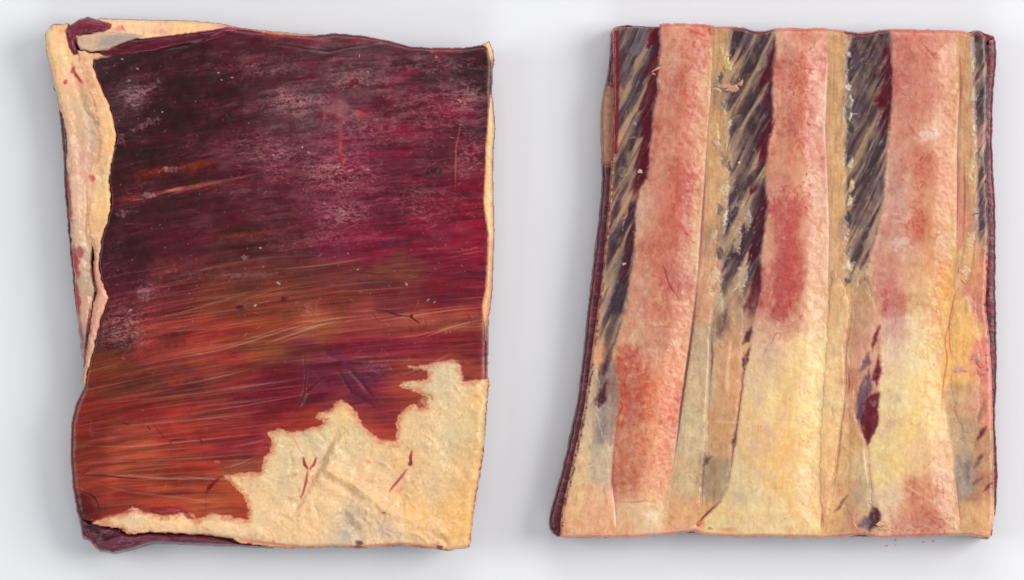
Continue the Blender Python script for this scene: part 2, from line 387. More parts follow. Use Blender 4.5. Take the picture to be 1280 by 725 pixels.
# smoky silver skin over the upper half
zone = up * (0.5 + 0.5 * sm(190, 330, L.X))
lay(sm(-.05, .5, fbm(u / 48, v / 15, 31, 5, .6)) * zone * .48, (134, 98, 104))
lay(sm(0.05, .5, fbm(u / 30, v / 12, 33, 5, .65)) * sm(240, 90, L.Y) * sm(200, 340, L.X) * .45, (138, 122, 124))
lay(sm(0.1, .5, fbm(u / 30, v / 9, 34, 5, .6)) * up * sm(230, 150, L.X) * .28, (110, 88, 96))
# clusters of fibrils
clus = np.zeros_like(L.X)
for (cx, cy, rx, ry, k_) in [(420,215,50,34,1),(370,128,40,16,1),(450,100,40,18,.7),(575,118,34,22,.9),(540,140,50,26,.6),(155,410,34,30,1.1),(460,160,50,24,.7),(520,250,56,26,.5),(350,195,56,26,.6),(430,268,34,18,1),(590,190,22,24,.9),(185,362,20,14,.9),(385,388,14,8,.8),(470,462,22,12,.6),(150,330,20,30,.5),(330,85,40,14,.5),(300,180,40,20,.4),(170,115,34,14,.6),(220,340,60,16,.3),(390,300,70,16,.4),(560,85,40,12,.6)]:
    clus = np.maximum(clus, k_ * np.exp(-((L.X - cx) / rx) ** 2 - ((L.Y - cy) / ry) ** 2))
clus = np.clip(clus + .30 * up * sm(-.1, .5, fbm(L.X / 40, L.Y / 26, 36, 3)), 0, 1.1)
wv = v + 2.5 * fbm(L.X / 12, L.Y / 12, 37, 3)
rid = 1 - np.abs(fbm(u / 15, wv / 5.0, 38, 4, .6)) * 3.2; lay(sm(.5, .98, rid) * clus * .5, (196, 172, 166))
rid = 1 - np.abs(fbm(L.X / 7, L.Y / 5, 39, 4, .6)) * 3.2; lay(sm(.6, .98, rid) * clus * .28, (186, 150, 152))
lay(sm(.25, .6, fbm(L.X / 6, L.Y / 4.5, 40, 3)) * clus * .55, (206, 184, 172))
# dark blotches at the top left
for (x, y, rx, ry, a, c) in [(215,145,55,22,.5,(40,8,18)),(180,190,40,10,.5,(38,12,16)),(250,110,60,16,.45,(44,12,22)),(290,165,40,14,.35,(52,12,26)),(585,92,28,9,.55,(40,24,28)),(545,96,30,8,.35,(50,34,38)),(330,100,40,10,.25,(60,28,36)),
        (165,320,34,22,.4,(48,14,26)),(160,350,30,14,.4,(66,6,32)),(490,305,30,7,.5,(70,28,48)),(540,215,16,5,.6,(40,22,28)),(180,485,40,8,.4,(80,40,24)),(245,480,18,10,.45,(84,34,26)),(225,490,40,8,.3,(90,46,26)),(345,430,30,14,.3,(110,60,24)),
        (300,385,6,5,.75,(48,20,38)),(355,374,9,2.5,.8,(70,10,20)),(215,425,24,10,.35,(80,30,34)),(420,440,16,10,.5,(100,16,44)),(470,432,50,8,.4,(112,22,48)),(560,425,36,9,.45,(120,20,40)),(385,500,14,6,.5,(84,20,40)),(338,480,24,20,.35,(112,10,34)),(345,505,16,22,.4,(120,10,30)),
        (438,512,40,7,.0,(84,20,50))]:
    L.blob(x, y, rx * 1.15, ry * 1.15, c, min(1, a * 1.25), rot=-0.15, soft=0.7, warp=1.8, rough=1.2)
# orange fat showing through
for (x, y, rx, ry, a, c) in [(190,216,26,9,.75,(118,40,20)),(243,207,26,8,.75,(126,56,16)),(165,247,22,5,.7,(140,48,26)),(215,238,45,3.5,.55,(140,70,40)),(280,232,50,3,.45,(124,56,46)),(310,292,55,4,.6,(116,62,30)),(470,335,45,7,.55,(124,68,44)),(560,308,50,3,.5,(150,60,66)),(590,312,20,2.5,.6,(176,80,70)),
        (370,350,60,9,.35,(108,62,36)),(280,375,70,9,.35,(120,66,34)),(520,330,40,6,.3,(120,60,48)),(345,440,25,12,.35,(150,84,36)),(130,462,30,10,.4,(126,66,22)),(400,410,40,12,.25,(150,90,50)),(550,400,60,9,.35,(176,96,70)),(385,447,10,8,.4,(120,70,30))]:
    L.blob(x, y, rx * 1.25, ry * 1.25, c, min(1, a * 1.2), rot=-0.14, soft=0.85, warp=1.6, rough=1.0, tex=.6)
for (x, y, rx, ry, a, rot) in [(167,123,13,9,.7,-.3),(155,115,14,4,.55,-.5),(190,108,14,4,.55,-.5),(175,112,9,6,.5,0),(183,155,22,4,.55,-.45),(152,175,7,7,.45,.3),(212,212,20,3,.7,-.1),(188,243,10,3,.7,.2),(158,266,14,3.5,.6,-.1),(172,249,12,1.6,.6,0),(310,344,45,3,.35,-.05),(182,368,10,7,.5,0),(305,322,5,2.5,.8,0)]:  # grey membrane film, with wet glints painted in as pale colour
    L.blob(x, y, rx * 1.2, ry * 1.3, (156, 142, 146), min(1, a * 1.3), rot=rot, soft=0.6, warp=2.2, rough=1.4, dh=.15, tex=1)
# grey-white patches of membrane in the upper half
for (x, y, rx, ry, a, rot) in [(365,122,30,6,.55,-.1),(345,140,16,4,.4,.2),(440,100,14,8,.45,-.3),(455,90,60,14,.25,-.1),(590,118,16,10,.6,-.4),(535,120,30,10,.3,-.1),(520,82,40,4,.35,-.15),(425,135,16,10,.5,-.2),(445,142,14,5,.45,.3),(415,205,14,16,.35,0),(425,265,14,10,.45,.4),(470,290,18,4,.3,0),(580,200,14,8,.35,.2),(505,130,22,10,.2,0),(360,85,40,7,.3,-.2),(560,80,20,5,.35,0),(340,160,30,6,.25,-.2)]:
    L.blob(x, y, rx, ry, (166, 152, 142), a * 1.1, rot=rot, soft=0.9, warp=2.8, rough=2.2, dh=.1, tex=.8)
# red-brown streak down from the membrane flap near the middle top
L.stroke([(403,132),(406,145),(404,158)], 2.2, (160,90,80), .6, 2)
L.stroke([(424,140),(426,165),(425,188),(430,210),(437,225)], 2.2, (160,80,70), .65, 2.5)
L.poly([(402,134),(432,126),(440,136),(428,146),(408,142)], (140,110,104), .6, 3)
L.stroke([(577,145),(574,165),(570,185),(569,240)], 1.0, (176,120,96), .7, 1.4)
L.blob(452,142,9,4,(170,70,66),.7,.4); L.blob(540,64,5,4,(170,90,84),.7); L.blob(443,102,7,5,(80,20,34),.8); L.blob(386,79,16,9,(104,50,64),.5)
L.blob(565,63,18,4,(140,40,50),.5)
# fat strands along the grain
strands = [([(155,460),(220,448),(280,437),(340,418),(380,405),(430,396),(500,392)],1.0,(216,160,110),.55),
 ([(330,430),(365,418),(400,406),(430,400)],1.8,(214,164,100),.6),([(225,481),(270,472),(320,460)],.9,(220,170,140),.6),
 ([(120,505),(200,497),(280,488),(330,480),(395,470)],.9,(214,150,120),.55),([(250,490),(330,480),(385,474)],.9,(222,160,130),.5),
 ([(240,516),(300,508),(360,497),(420,486)],.9,(214,150,130),.5),([(455,488),(500,482),(560,474)],.9,(210,130,90),.5),
 ([(90,540),(140,533),(220,527),(300,518),(350,510)],.9,(224,150,110),.5),([(95,558),(170,558),(250,550),(330,541)],1.0,(224,160,110),.55),
 ([(100,578),(180,576),(260,572),(330,565)],.9,(220,140,100),.5),([(105,594),(160,594),(200,598),(240,599),(290,592)],1.0,(224,180,130),.55),
 ([(110,600),(160,615),(230,622),(300,634)],.8,(222,150,110),.45),([(470,402),(520,394),(560,388),(606,384)],1.2,(222,160,120),.6),
 ([(530,422),(560,410),(590,402),(606,400)],1.2,(222,160,110),.65),([(480,424),(520,420),(560,410)],.9,(200,110,90),.5),
 ([(500,470),(540,455),(567,440)],1.4,(220,150,110),.55),([(395,448),(450,452),(520,450),(600,452)],1.0,(196,110,100),.45),
 ([(560,322),(590,316),(608,313)],1.0,(196,110,100),.5),([(190,398),(230,390),(290,372),(330,358)],.8,(190,140,120),.45),
 ([(180,402),(240,395),(310,385),(350,370)],.8,(196,150,130),.4),([(190,415),(260,412),(310,402),(345,385)],.7,(190,140,110),.4),
 ([(290,382),(330,366),(360,358),(400,352)],.9,(180,130,110),.4),([(330,320),(400,300),(460,280)],.7,(170,120,120),.3),
 ([(190,355),(260,335),(330,322),(420,318)],.7,(170,120,120),.35),([(330,338),(400,332),(440,326),(480,318)],.9,(150,130,140),.4),
 ([(155,252),(180,249),(205,240),(260,230),(330,215),(370,210)],1.3,(170,100,66),.5),([(205,240),(220,236),(232,234)],1.3,(190,150,110),.6),
 ([(410,272),(440,262),(500,250)],.7,(160,110,120),.3),([(330,248),(390,238),(470,222),(540,205)],.8,(150,110,120),.35),
 ([(480,136),(520,126),(545,118)],.8,(170,150,140),.4),([(115,520),(112,540),(140,543)],.6,(200,120,90),.3),([(300,600),(250,598),(230,596)],1.2,(226,190,140),.6),
 ([(285,560),(320,553),(335,548)],.9,(226,170,130),.5),([(270,588),(300,580),(325,568)],1.0,(214,160,110),.5)]
for p, w_, c, a in strands:
    L.stroke(resample_open(p, 24), w_ * .8, np.array(c) * .6 + np.array((236, 206, 176)) * .4, a * .85, 1.0, dh=.22, warp=.1, hw=1.2)
    for q_ in range(2):
        o_ = rng.uniform(-6, 6); i_ = rng.uniform(0, .5)
        L.stroke(resample_open(p, 24)[int(24 * i_ * .5):24 - int(12 * rng.random())] + np.array((0, o_)), w_ * .5, (224, 180, 150), a * .5, .9, warp=.2)
# many short fine fibres
def fibres(n, xr, yr, ln, cols, ar, wr, wild=0.15, zone=None):
    for _ in range(n):
        x = rng.uniform(*xr); y = rng.uniform(*yr)
        if zone and rng.random() > zone(x, y): continue
        l = rng.uniform(*ln); s0 = slope(x, y) + rng.gauss(0, wild); bend = rng.gauss(0, wild * .6)
        P = [(x + l * (t - .5), y + l * (t - .5) * (s0 + bend * (t - .5))) for t in (0, .25, .5, .75, 1)]
        L.stroke(P, rng.uniform(*wr), rng.choice(cols), rng.uniform(*ar), .9, dh=rng.uniform(0, .10))
fibres(620, (95, 605), (350, 640), (30, 130), [(222,170,140),(216,150,116),(200,120,90)], (.10, .36), (.3, .6), .02)
fibres(420, (95, 605), (350, 640), (30, 120), [(110,20,22),(100,30,24),(130,30,30)], (.10, .26), (.4, .8), .02)
fibres(380, (130, 606), (70, 350), (12, 60), [(180,150,156),(160,120,134),(190,170,166)], (.06, .22), (.3, .6), .10)
fibres(300, (130, 606), (70, 350), (15, 60), [(44,8,20),(60,8,26),(90,6,40)], (.12, .4), (.5, 1.5), .06)
def hairzone(x, y):
    z = 0.12
    for (cx, cy, r) in [(420,215,60),(370,130,50),(560,140,45),(155,410,38),(460,160,60),(520,250,60),(350,200,60),(430,265,40),(590,190,30),(185,360,25),(385,385,18),(470,460,25),(150,330,25)]:
        z = max(z, math.exp(-((x - cx) ** 2 + (y - cy) ** 2) / r ** 2))
    return z
for _ in range(1500):                                  # short frizzy shreds of connective tissue
    x = rng.uniform(125, 606); y = rng.uniform(66, 470)
    if rng.random() > hairzone(x, y): continue
    a0 = rng.gauss(-0.3, .45); l = rng.uniform(3, 12); b = rng.gauss(0, .5); P = [(x, y)]
    for t in range(5):
        a0 += b * .25; P.append((P[-1][0] + l / 5 * math.cos(a0), P[-1][1] + l / 5 * math.sin(a0)))
    L.stroke(P, rng.uniform(.25, .55), rng.choice([(200,170,164),(186,156,160),(206,184,160),(170,130,140)]), rng.uniform(.15, .55), .8, dh=.06)
for _ in range(620):                                   # specks
    x = rng.uniform(125, 606); y = rng.uniform(66, 620); 
    if y > 420 and rng.random() < .6: continue
    L.blob(x, y, rng.uniform(.5, 1.5), rng.uniform(.4, 1.0), rng.choice([(214,190,170),(190,150,140),(200,176,180)]), rng.uniform(.25, .8), rng.uniform(0, 3), .8, .12, .2, .2)
# creases and veins in the lower sheet
L.stroke([(372,510),(383,490),(396,478),(410,468)], 2.2, (84,14,32), .6, 3, dh=-.7, hw=3)
L.stroke([(380,440),(383,470),(379,498),(365,520)], 1.2, (90,20,30), .5, 2, dh=-.4, hw=2.5)
L.stroke([(405,440),(430,452),(455,480),(478,510)], 3.0, (86,20,50), .55, 5, dh=-.9, hw=5)
L.stroke([(420,455),(440,490),(462,502),(470,512)], 2.5, (80,22,52), .55, 4, dh=-.6, hw=4)
L.stroke([(400,452),(425,446),(440,462)], 3, (150,70,100), .45, 4, dh=.5, hw=4)
L.stroke([(465,387),(482,388),(496,394),(512,396)], .7, (44,20,34), .85, .8); L.stroke([(464,388),(470,398),(477,404)], .5, (70,26,40), .6, .8)
L.blob(514,395,3,3,(96,10,20),.9); L.stroke([(512,396),(520,401),(526,405)], 1.0, (90,20,30), .7, 1)
L.stroke([(531,395),(533,405),(529,415)], .6, (120,40,40), .6, 1); L.stroke([(582,388),(588,398),(590,406)], .9, (120,40,36), .6, 1.2)
L.stroke([(284,440),(290,446),(300,449)], .6, (110,24,30), .7, 1); L.stroke([(315,440),(335,432),(352,424)], .5, (130,60,40), .5, 1)
L.stroke([(190,528),(205,547),(213,551)], .6, (90,30,26), .6, .9); L.stroke([(213,551),(223,549),(232,549)], .6, (100,16,20), .7, .9); L.stroke([(213,550),(214,557)], .5, (110,20,20), .7, .9)
L.stroke([(243,549),(250,549),(253,553),(252,558)], .8, (120,16,20), .8, .8); L.stroke([(150,527),(158,530),(164,530)], .8, (60,30,34), .7, .8); L.stroke([(184,532),(188,538)], 1.0, (60,24,30), .7, .8)
L.stroke([(102,594),(130,594),(150,597),(185,599)], .6, (60,24,24), .6, .9); L.stroke([(100,596),(107,590),(113,583)], .6, (70,24,20), .7, .8)
L.stroke([(95,608),(105,614),(118,621),(123,630),(124,640)], .7, (60,16,20), .75, .9); L.stroke([(95,607),(103,612),(116,620)], .7, (214,160,120), .5, 1)
L.stroke([(256,618),(263,608),(272,600),(276,595)], 2.4, (120,10,24), .85, 1.2, warp=.8); L.stroke([(258,616),(257,640),(256,655)], .5, (140,50,36), .5, 1)
L.blob(272,577,5,3,(214,120,100),.7)
for (p) in [[(122,650),(150,640),(165,634),(185,632)]]: L.stroke(p, 1.6, (140,20,26), .7, 2)
# darker colour at the edge where the sheet rolls over the left
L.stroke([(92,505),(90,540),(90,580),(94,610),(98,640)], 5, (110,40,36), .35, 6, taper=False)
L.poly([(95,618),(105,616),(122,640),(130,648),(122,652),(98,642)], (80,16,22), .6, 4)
# grey membrane rim along the top and left of the sheet
L.stroke([(117,85),(125,107),(135,127),(142,150),(147,170),(142,190),(137,222),(140,255),(135,275),(127,300),(125,330),(128,352),(136,372),(128,397),(121,425),(113,457)], 2.2, (74,12,20), .8, 3, taper=False, warp=.5)

L.c *= 1 - (sm(400, 470, L.Y))[..., None] * np.array((.14, .08, .02), f32); L.c *= 1 + up[..., None] * np.array((.06, -.04, -.06), f32)
L.c = np.maximum(L.c * np.array((.97, .88, .90), f32) - np.array((2, 3, 2), f32), 3)
_d = sdf([(610,474),(577,461),(567,449),(510,459),(500,481),(537,497),(495,552),(460,540),(427,500),(395,519),(335,540),(327,591),(280,595),(311,637),(265,642),(122,650),(300,690),(590,690)], L.X, L.Y); lay(sm(-22, -1, _d) * .5 * (.7 + .6 * fbm(u / 30, v / 5, 55, 3)), (190, 82, 50))
# ---- regions of fat and the other pieces (drawn over the muscle colour)
FAT_CAP = [(610,474),(582,477),(579,476),(577,461),(573,452),(567,449),(550,452),(530,457),(510,459),(511,461),(532,462),(536,467),(535,473),(520,476),(501,479),(500,483),(520,489),(537,497),(533,509),(524,510),(517,505),(505,512),(497,522),(496,538),(495,552),(484,552),(475,550),(460,540),(450,527),(443,512),(434,504),(427,500),(420,502),(415,512),(395,519),(398,524),(408,527),(400,532),(382,537),(366,542),(352,537),(335,540),(338,548),(340,557),(337,567),(331,570),(329,580),(327,591),(310,591),(280,595),(292,607),(305,620),(311,637),(309,650),(290,647),(265,642),(247,650),(240,643),(230,639),(215,643),(202,644),(190,641),(175,638),(165,635),(155,640),(140,645),(122,650),(112,652),(120,656),(147,661),(162,668),(190,665),(215,666),(265,670),(290,673),(302,679),(340,683),(360,685),(420,683),(450,685),(500,681),(540,685),(560,688),(586,684),(591,640),(598,600),(603,570),(607,520),(610,480)]
FAT_RIM = [(57,38),(66,31),(84,30),(90,45),(94,68),(108,68),(118,90),(124,120),(126,150),(126,180),(124,205),(118,250),(114,285),(115,310),(114,330),(117,350),(119,364),(115,385),(111,415),(108,445),(105,462),(102,440),(98,410),(94,372),(91,330),(87,280),(85,240),(83,205),(83,172),(79,150),(74,135),(70,117),(62,82),(57,60)]
FAT_LIP = [(96,62),(116,66),(150,65),(157,67),(140,70),(117,75),(117,85),(125,107),(135,127),(142,150),(146,170),(142,190),(137,222),(139,255),(135,275),(127,300),(124,330),(127,350),(136,372),(127,397),(120,425),(112,457),(106,484),(103,476),(106,455),(109,430),(113,400),(117,378),(120,366),(116,352),(114,336),(117,322),(116,312),(110,295),(108,275),(109,250),(114,215),(122,195),(123,170),(119,150),(114,128),(104,100),(97,80)]
FAT_TOP = [(112,28),(125,23),(180,25),(240,26),(275,30),(300,35),(345,40),(395,44),(380,46),(345,45),(310,38),(285,37),(260,41),(235,43),(200,48),(180,50),(160,46),(140,44),(118,44),(108,38)]
FAT_RIGHT = [(603,56),(611,52),(615,62),(617,75),(614,90),(613,110),(616,135),(618,160),(616,185),(615,220),(617,290),(614,370),(610,395),(609,430),(606,425),(604,405),(602,382),(607,360),(609,330),(610,292),(604,255),(606,217),(607,185),(610,147),(613,110),(613,80),(609,62)]
STRIP = [(122,66),(130,60),(145,58),(165,50),(190,47),(235,42),(285,34),(300,36),(280,46),(268,50),(247,55),(220,58),(190,65),(157,69),(130,70)]
TONGUE = [(95,45),(105,43),(140,40),(165,42),(182,45),(170,49),(157,53),(135,62),(115,65),(100,62),(96,54)]
FOLD = [(81,38),(86,32),(97,25),(108,21),(122,25),(140,30),(138,36),(130,40),(105,43),(97,46),(95,54),(98,66),(92,69),(86,58),(84,48)]

jag = 3.2 * fbm(u / 16, v / 3.0, 57, 4, .6) + 1.2 * fbm(L.X / 4, L.Y / 4, 58, 2)
def region(poly, pts, r, soft=1.0, warp=.7, aspect=1.0, j=0):
    d = sdf(poly, L.X + warp * L.wx, L.Y + warp * L.wy) + j * jag; m = sm(-soft, soft, d)[..., None]
    c = L.shep(pts, r, aspect)
    L.c = L.c * (1 - m) + c * m
    return d
dcap0 = sdf(FAT_CAP, L.X, L.Y)
dcap = region(FAT_CAP, [(590,490,222,196,132),(560,470,208,192,148),(540,460,206,194,150),(600,500,224,186,118),(560,500,220,198,146),(540,520,226,196,136),(520,540,220,190,132),(590,530,222,196,130),(560,560,214,194,140),(590,580,228,184,112),(580,620,226,180,104),(575,660,232,184,100),(545,600,220,194,138),(520,600,224,186,128),(500,570,222,184,124),(470,570,224,198,140),(440,550,218,198,144),(425,515,230,196,126),(400,540,212,194,146),(370,560,216,196,142),(345,580,220,196,144),(360,600,214,190,136),(330,610,222,196,142),(320,640,232,200,144),(350,650,232,200,142),(390,640,234,196,136),(400,600,230,196,140),(430,610,234,200,140),(440,640,210,190,146),(440,665,204,186,146),(470,640,236,200,142),(480,665,214,190,150),(520,640,236,190,118),(540,670,232,192,130),(460,600,228,192,136),(290,660,236,204,148),(240,655,232,196,136),(200,652,234,200,144),(160,650,226,196,148),(265,600,222,180,120),(300,598,226,188,128),(560,680,228,186,122)], 22, 1.6, .8, j=1)
lay(sm(-1, 1, dcap) * sm(9, 0, dcap + 4 * fbm(u / 14, v / 5, 59, 3)) * sm(6, 14, dL) * .8, (196, 108, 68))
n1 = fbm(L.X / 14, L.Y / 14, 61, 5, .6); n2 = fbm(L.X / 5, L.Y / 5, 62, 4, .6); n3 = fbm(L.X / 40, L.Y / 30, 63, 3)
fatm = sm(-1, 1, dcap)
L.c *= (1 + fatm[..., None] * (0.05 * n1 + 0.02 * n2 + 0.05 * n3)[..., None]) * (1 - fatm[..., None] * np.array((.03, .02, .03), f32))
rd = 1 - np.abs(fbm(L.X / 22, L.Y / 22, 68, 4, .6)) * 5; rdm = sm(.3, 1, rd)
lay(fatm * rdm * .35 * sm(-.1, .4, n3), (190, 150, 96)); L.h -= fatm * rdm * .25
rd = 1 - np.abs(fbm(L.X / 13, L.Y / 10, 69, 4, .6)) * 5; lay(fatm * sm(.3, 1, rd) * .35, (244, 222, 176)); L.h += fatm * sm(.2, 1, rd) * .18
L.c = L.c * (1 - .10 * fatm[..., None]) + np.array((232, 210, 164), f32) * .10 * fatm[..., None]
L.h += fatm * (2.6 * fbm(L.X / 36, L.Y / 30, 70, 3) + 0.6 * n1 + 0.05 * n2 - L.h * .6)
_g = fatm * sm(.15, .55, fbm(L.X / 9, L.Y / 9, 66, 4)) * .3
L.c = L.c * (1 - _g[..., None]) + np.array((200, 182, 146), f32) * _g[..., None]
_g = fatm * sm(.2, .6, fbm(L.X / 20, L.Y / 12, 67, 4)) * .22
L.c = L.c * (1 - _g[..., None]) + np.array((236, 190, 108), f32) * _g[..., None]
for _ in range(800):
    x = rng.uniform(300, 605); y = rng.uniform(460, 680); a0 = rng.uniform(1.0, 2.2); l = rng.uniform(2, 8)
    if sdf(FAT_CAP, np.array([x], f32), np.array([y], f32))[0] < 6: continue
    L.stroke([(x, y), (x + l * .5 * math.cos(a0), y + l * .5 * math.sin(a0)), (x + l * math.cos(a0 + .3), y + l * math.sin(a0 + .3))], rng.uniform(.4, .9), rng.choice([(176,158,116),(240,222,184),(200,160,96),(150,134,104)]), rng.uniform(.12, .4), .9, dh=rng.choice([-.28, .25]))
for _ in range(70):
    x = rng.uniform(330, 600); y = rng.uniform(470, 678); a0 = rng.choice([.55, .7, 1.9, 2.0]) + rng.gauss(0, .35); l = rng.uniform(8, 34)
    if sdf(FAT_CAP, np.array([x], f32), np.array([y], f32))[0] < 10: continue
    P = [(x + l * (t - .5) * math.cos(a0 + .5 * (t - .5)), y + l * (t - .5) * math.sin(a0 + .5 * (t - .5))) for t in (0, .25, .5, .75, 1)]
    L.stroke(P, .8, rng.choice([(240,218,176),(200,164,110),(236,200,140)]), rng.uniform(.1, .35), 2.0, dh=rng.choice([-.8, -.6, .5, .7]), hw=rng.uniform(1.4, 3), warp=1.2)
# folds of the fat cap
for p, dh, hw in [([(424,538),(412,558),(402,580),(390,602),(378,622),(362,642)], -1.5, 3.2), ([(430,540),(416,564),(407,584),(398,604)], .8, 4), ([(404,582),(416,594),(438,602),(456,614),(478,632),(505,648),(540,660),(562,668)], 1.5, 4.5), ([(400,592),(414,602),(434,612),(452,626)], -.8, 3.5),
        ([(440,600),(458,622),(476,640),(500,660),(530,668)], .9, 5), ([(424,640),(436,652),(446,664),(452,680)], -2.0, 4.5), ([(452,660),(462,668),(480,674),(500,672)], -.9, 4), ([(440,626),(455,632),(470,650),(478,664)], .9, 5), ([(470,650),(474,662),(466,664)], -.7, 2.4),
        ([(340,608),(360,606),(380,600)], -.5, 3), ([(345,570),(362,574),(378,566)], .6, 4), ([(545,678),(550,672),(560,682)], -1.0, 3), ([(160,650),(200,652),(250,656),(300,662)], .5, 5), ([(170,640),(205,646),(235,641)], -.7, 2.5), ([(420,530),(445,524),(470,548)], .3, 4), ([(540,500),(570,485),(600,482)], .3, 4)]:
    L.stroke(resample_open(p, 18), 1, None, dh=dh * 1.7, hw=hw * 1.5, warp=2.0)
L.stroke([(424,538),(412,560),(402,582)], .9, (186,146,92), .5, 1.4, warp=1.2); L.stroke([(402,582),(388,606),(372,628)], 1.0, (180,136,92), .4, 2, warp=1.2)
L.stroke([(404,582),(416,595),(438,603),(456,614)], 1.2, (240,200,140), .5, 2); L.stroke([(456,614),(490,640),(540,662)], 1.0, (240,190,120), .5, 2)
L.poly([(432,652),(440,656),(446,668),(432,678),(420,668)], (186,176,146), .6, 5); L.blob(449,679,6,4,(90,50,56),.85); L.blob(447,684,9,2.5,(84,20,36),.9)
L.stroke([(430,640),(437,652),(446,664)], 1.2, (150,136,120), .6, 2.5); L.blob(546,680,4,5,(150,140,130),.6); L.blob(550,684,5,3,(110,20,36),.8)
for (x, y, rx, ry, c, a, rot) in [(590,650,12,40,(232,184,96),.55,-.1),(560,640,30,20,(234,190,110),.45,.5),(520,640,30,14,(236,190,112),.5,.5),(540,500,26,10,(212,202,156),.5,-.3),(570,540,22,20,(208,196,146),.45,0),(550,470,16,10,(206,192,144),.5,.3),(595,500,10,20,(230,190,110),.5,0),(500,570,18,10,(230,186,112),.5,.2),(470,560,14,10,(236,206,140),.5,.4),(430,520,12,16,(238,200,126),.5,.2),(380,545,24,10,(206,194,148),.4,0),(350,590,22,12,(226,206,156),.5,.3),(330,620,16,16,(236,196,126),.4,0),(365,595,18,5,(178,152,104),.45,-.3),(430,600,18,10,(240,206,144),.5,.6),(470,625,20,8,(242,206,140),.5,.6),(440,650,14,14,(206,192,156),.6,.4),(480,660,20,8,(216,200,164),.5,.3),(500,660,14,7,(236,206,150),.5,.3),(410,640,16,20,(238,206,146),.4,0),(300,660,40,6,(240,210,156),.5,.1),(220,653,30,6,(238,200,140),.5,0),(170,648,16,6,(222,200,160),.5,.2),(565,665,18,12,(238,186,96),.5,.3),(525,556,12,6,(190,176,134),.45,.3),(585,470+20,14,4,(196,184,140),.4,0),(450,575,10,6,(196,180,140),.4,.8),(400,560,9,9,(222,206,166),.5,0)]:
    L.blob(x, y, rx, ry, c, a, rot=rot, soft=.9, warp=2.2, rough=1.4, dh=rng.choice([-.25, .3, .2]))
L.c *= 1 + fatm[..., None] * np.array((.025, -.02, .035), f32)
# blood in the fat
L.stroke([(364,540),(372,558),(379,570)], .6, (220,110,70), .7, 1.2)
L.stroke([(379,570),(381,580),(385,588)], 1.8, (140,16,30), .85, 1.4, warp=.5); L.stroke([(396,570),(393,580),(386,588)], 1.6, (150,24,36), .8, 1.4, warp=.5); L.stroke([(385,586),(383,600),(379,614),(375,625)], 1.5, (140,30,36), .75, 1.6, warp=.4)
L.stroke([(515,562),(513,575),(514,583)], 1.8, (150,16,36), .85, 1.6, warp=.4); L.blob(513,578,3.5,5,(120,6,26),.8,.3); L.stroke([(511,584),(500,598),(485,616)], 1.5, (170,30,56), .8, 1.6); L.blob(500,612,8,4,(226,140,110),.5,-.5)
for (x, y, a) in [(460,577,.8),(595,495,.6),(586,600,.5),(480,641,.6),(259,661,.7),(342,676,.7),(330,672,.5),(365,650,.4),(490,556,.4)]:
    L.blob(x, y, 5, 3.5, (220,130,110) if a > .5 else (226,150,110), a, .5, .9)
L.stroke([(300,676),(340,680),(380,684),(430,684),(500,680),(540,684)], 1.6, (206,80,60), .5, 3, taper=False)
L.blob(481,641,2,2,(180,60,50),.7)
L.stroke([(330,500+40),(340,560),(336,568)], 1.2, (220,110,70), .35, 3)
# lip of the sheet against the bottom fat
L.stroke([(122,650),(150,641),(175,637)], 1.6, (170,40,40), .6, 2); L.poly([(176,640),(190,634),(215,632),(232,637),(245,650),(236,648),(228,641),(205,645),(190,641)], (130,24,34), .75, 2, dh=.4)
L.stroke([(205,636),(222,638),(232,640)], 1.6, (190,80,80), .5, 2)

drim = region(FAT_RIM, [(65,45,240,206,146),(62,65,238,204,140),(75,40,236,196,136),(85,80,236,200,140),(75,100,230,192,140),(95,100,224,170,130),(80,120,222,188,142),(100,130,206,184,140),(90,150,222,182,138),(108,160,200,176,138),(95,190,218,182,146),(105,200,204,168,134),(95,215,214,170,140),(98,250,216,180,146),(100,290,206,176,140),(105,320,188,160,130),(108,350,180,156,126),(102,390,196,158,130),(103,420,160,130,118),(90,230,214,186,150)], 14, 1.2, .8)
dlip = region(FAT_LIP, [(110,70,226,184,136),(130,69,222,180,130),(105,85,228,184,134),(115,105,224,178,124),(125,125,232,190,132),(128,150,234,196,138),(138,165,236,192,128),(138,185,232,186,126),(130,200,224,188,136),(130,230,226,196,136),(125,260,232,196,132),(122,290,222,184,126),(118,310,214,178,136),(120,340,208,158,130),(130,370,222,170,138),(118,400,220,166,136),(112,430,214,164,130),(108,460,206,160,116)], 14, 1.0, .8)
dtop = region(FAT_TOP, [(120,35,236,196,150),(150,33,244,206,150),(180,34,244,208,154),(200,38,240,196,146),(230,33,242,204,140),(260,33,240,190,140),(290,36,220,130,110),(340,42,216,140,90),(380,44,234,180,130)], 16, 1.0, .6)
dright = region(FAT_RIGHT, [(612,58,240,200,130),(614,90,170,90,80),(616,150,236,196,136),(611,180,232,190,130),(611,250,236,190,124),(611,280,240,200,136),(613,320,226,180,120),(611,360,226,176,116),(607,384,232,170,120),(608,420,150,90,70)], 14, .9, .4)
for d_ in (drim, dlip, dtop, dright):
    m = sm(-1, 1, d_)
    L.c *= (1 + m[..., None] * (0.06 * n1 + 0.03 * n2)[..., None]) * (1 - m[..., None] * np.array((-.01, .03, .0), f32))
    lay(m * sm(.05, .4, fbm(L.X / 8, L.Y / 15, 65, 4, .6)) * .28, (214, 170, 142)); lay(m * sm(.1, .45, fbm(L.X / 7, L.Y / 12, 74, 4, .6)) * .5, (240, 216, 172)); lay(m * sm(.2, .45, fbm(L.X / 5, L.Y / 9, 75, 4, .6)) * .2, (196, 120, 106))
    L.h += m * (0.9 * n1 + 0.16 * n2 - .6 * L.h)
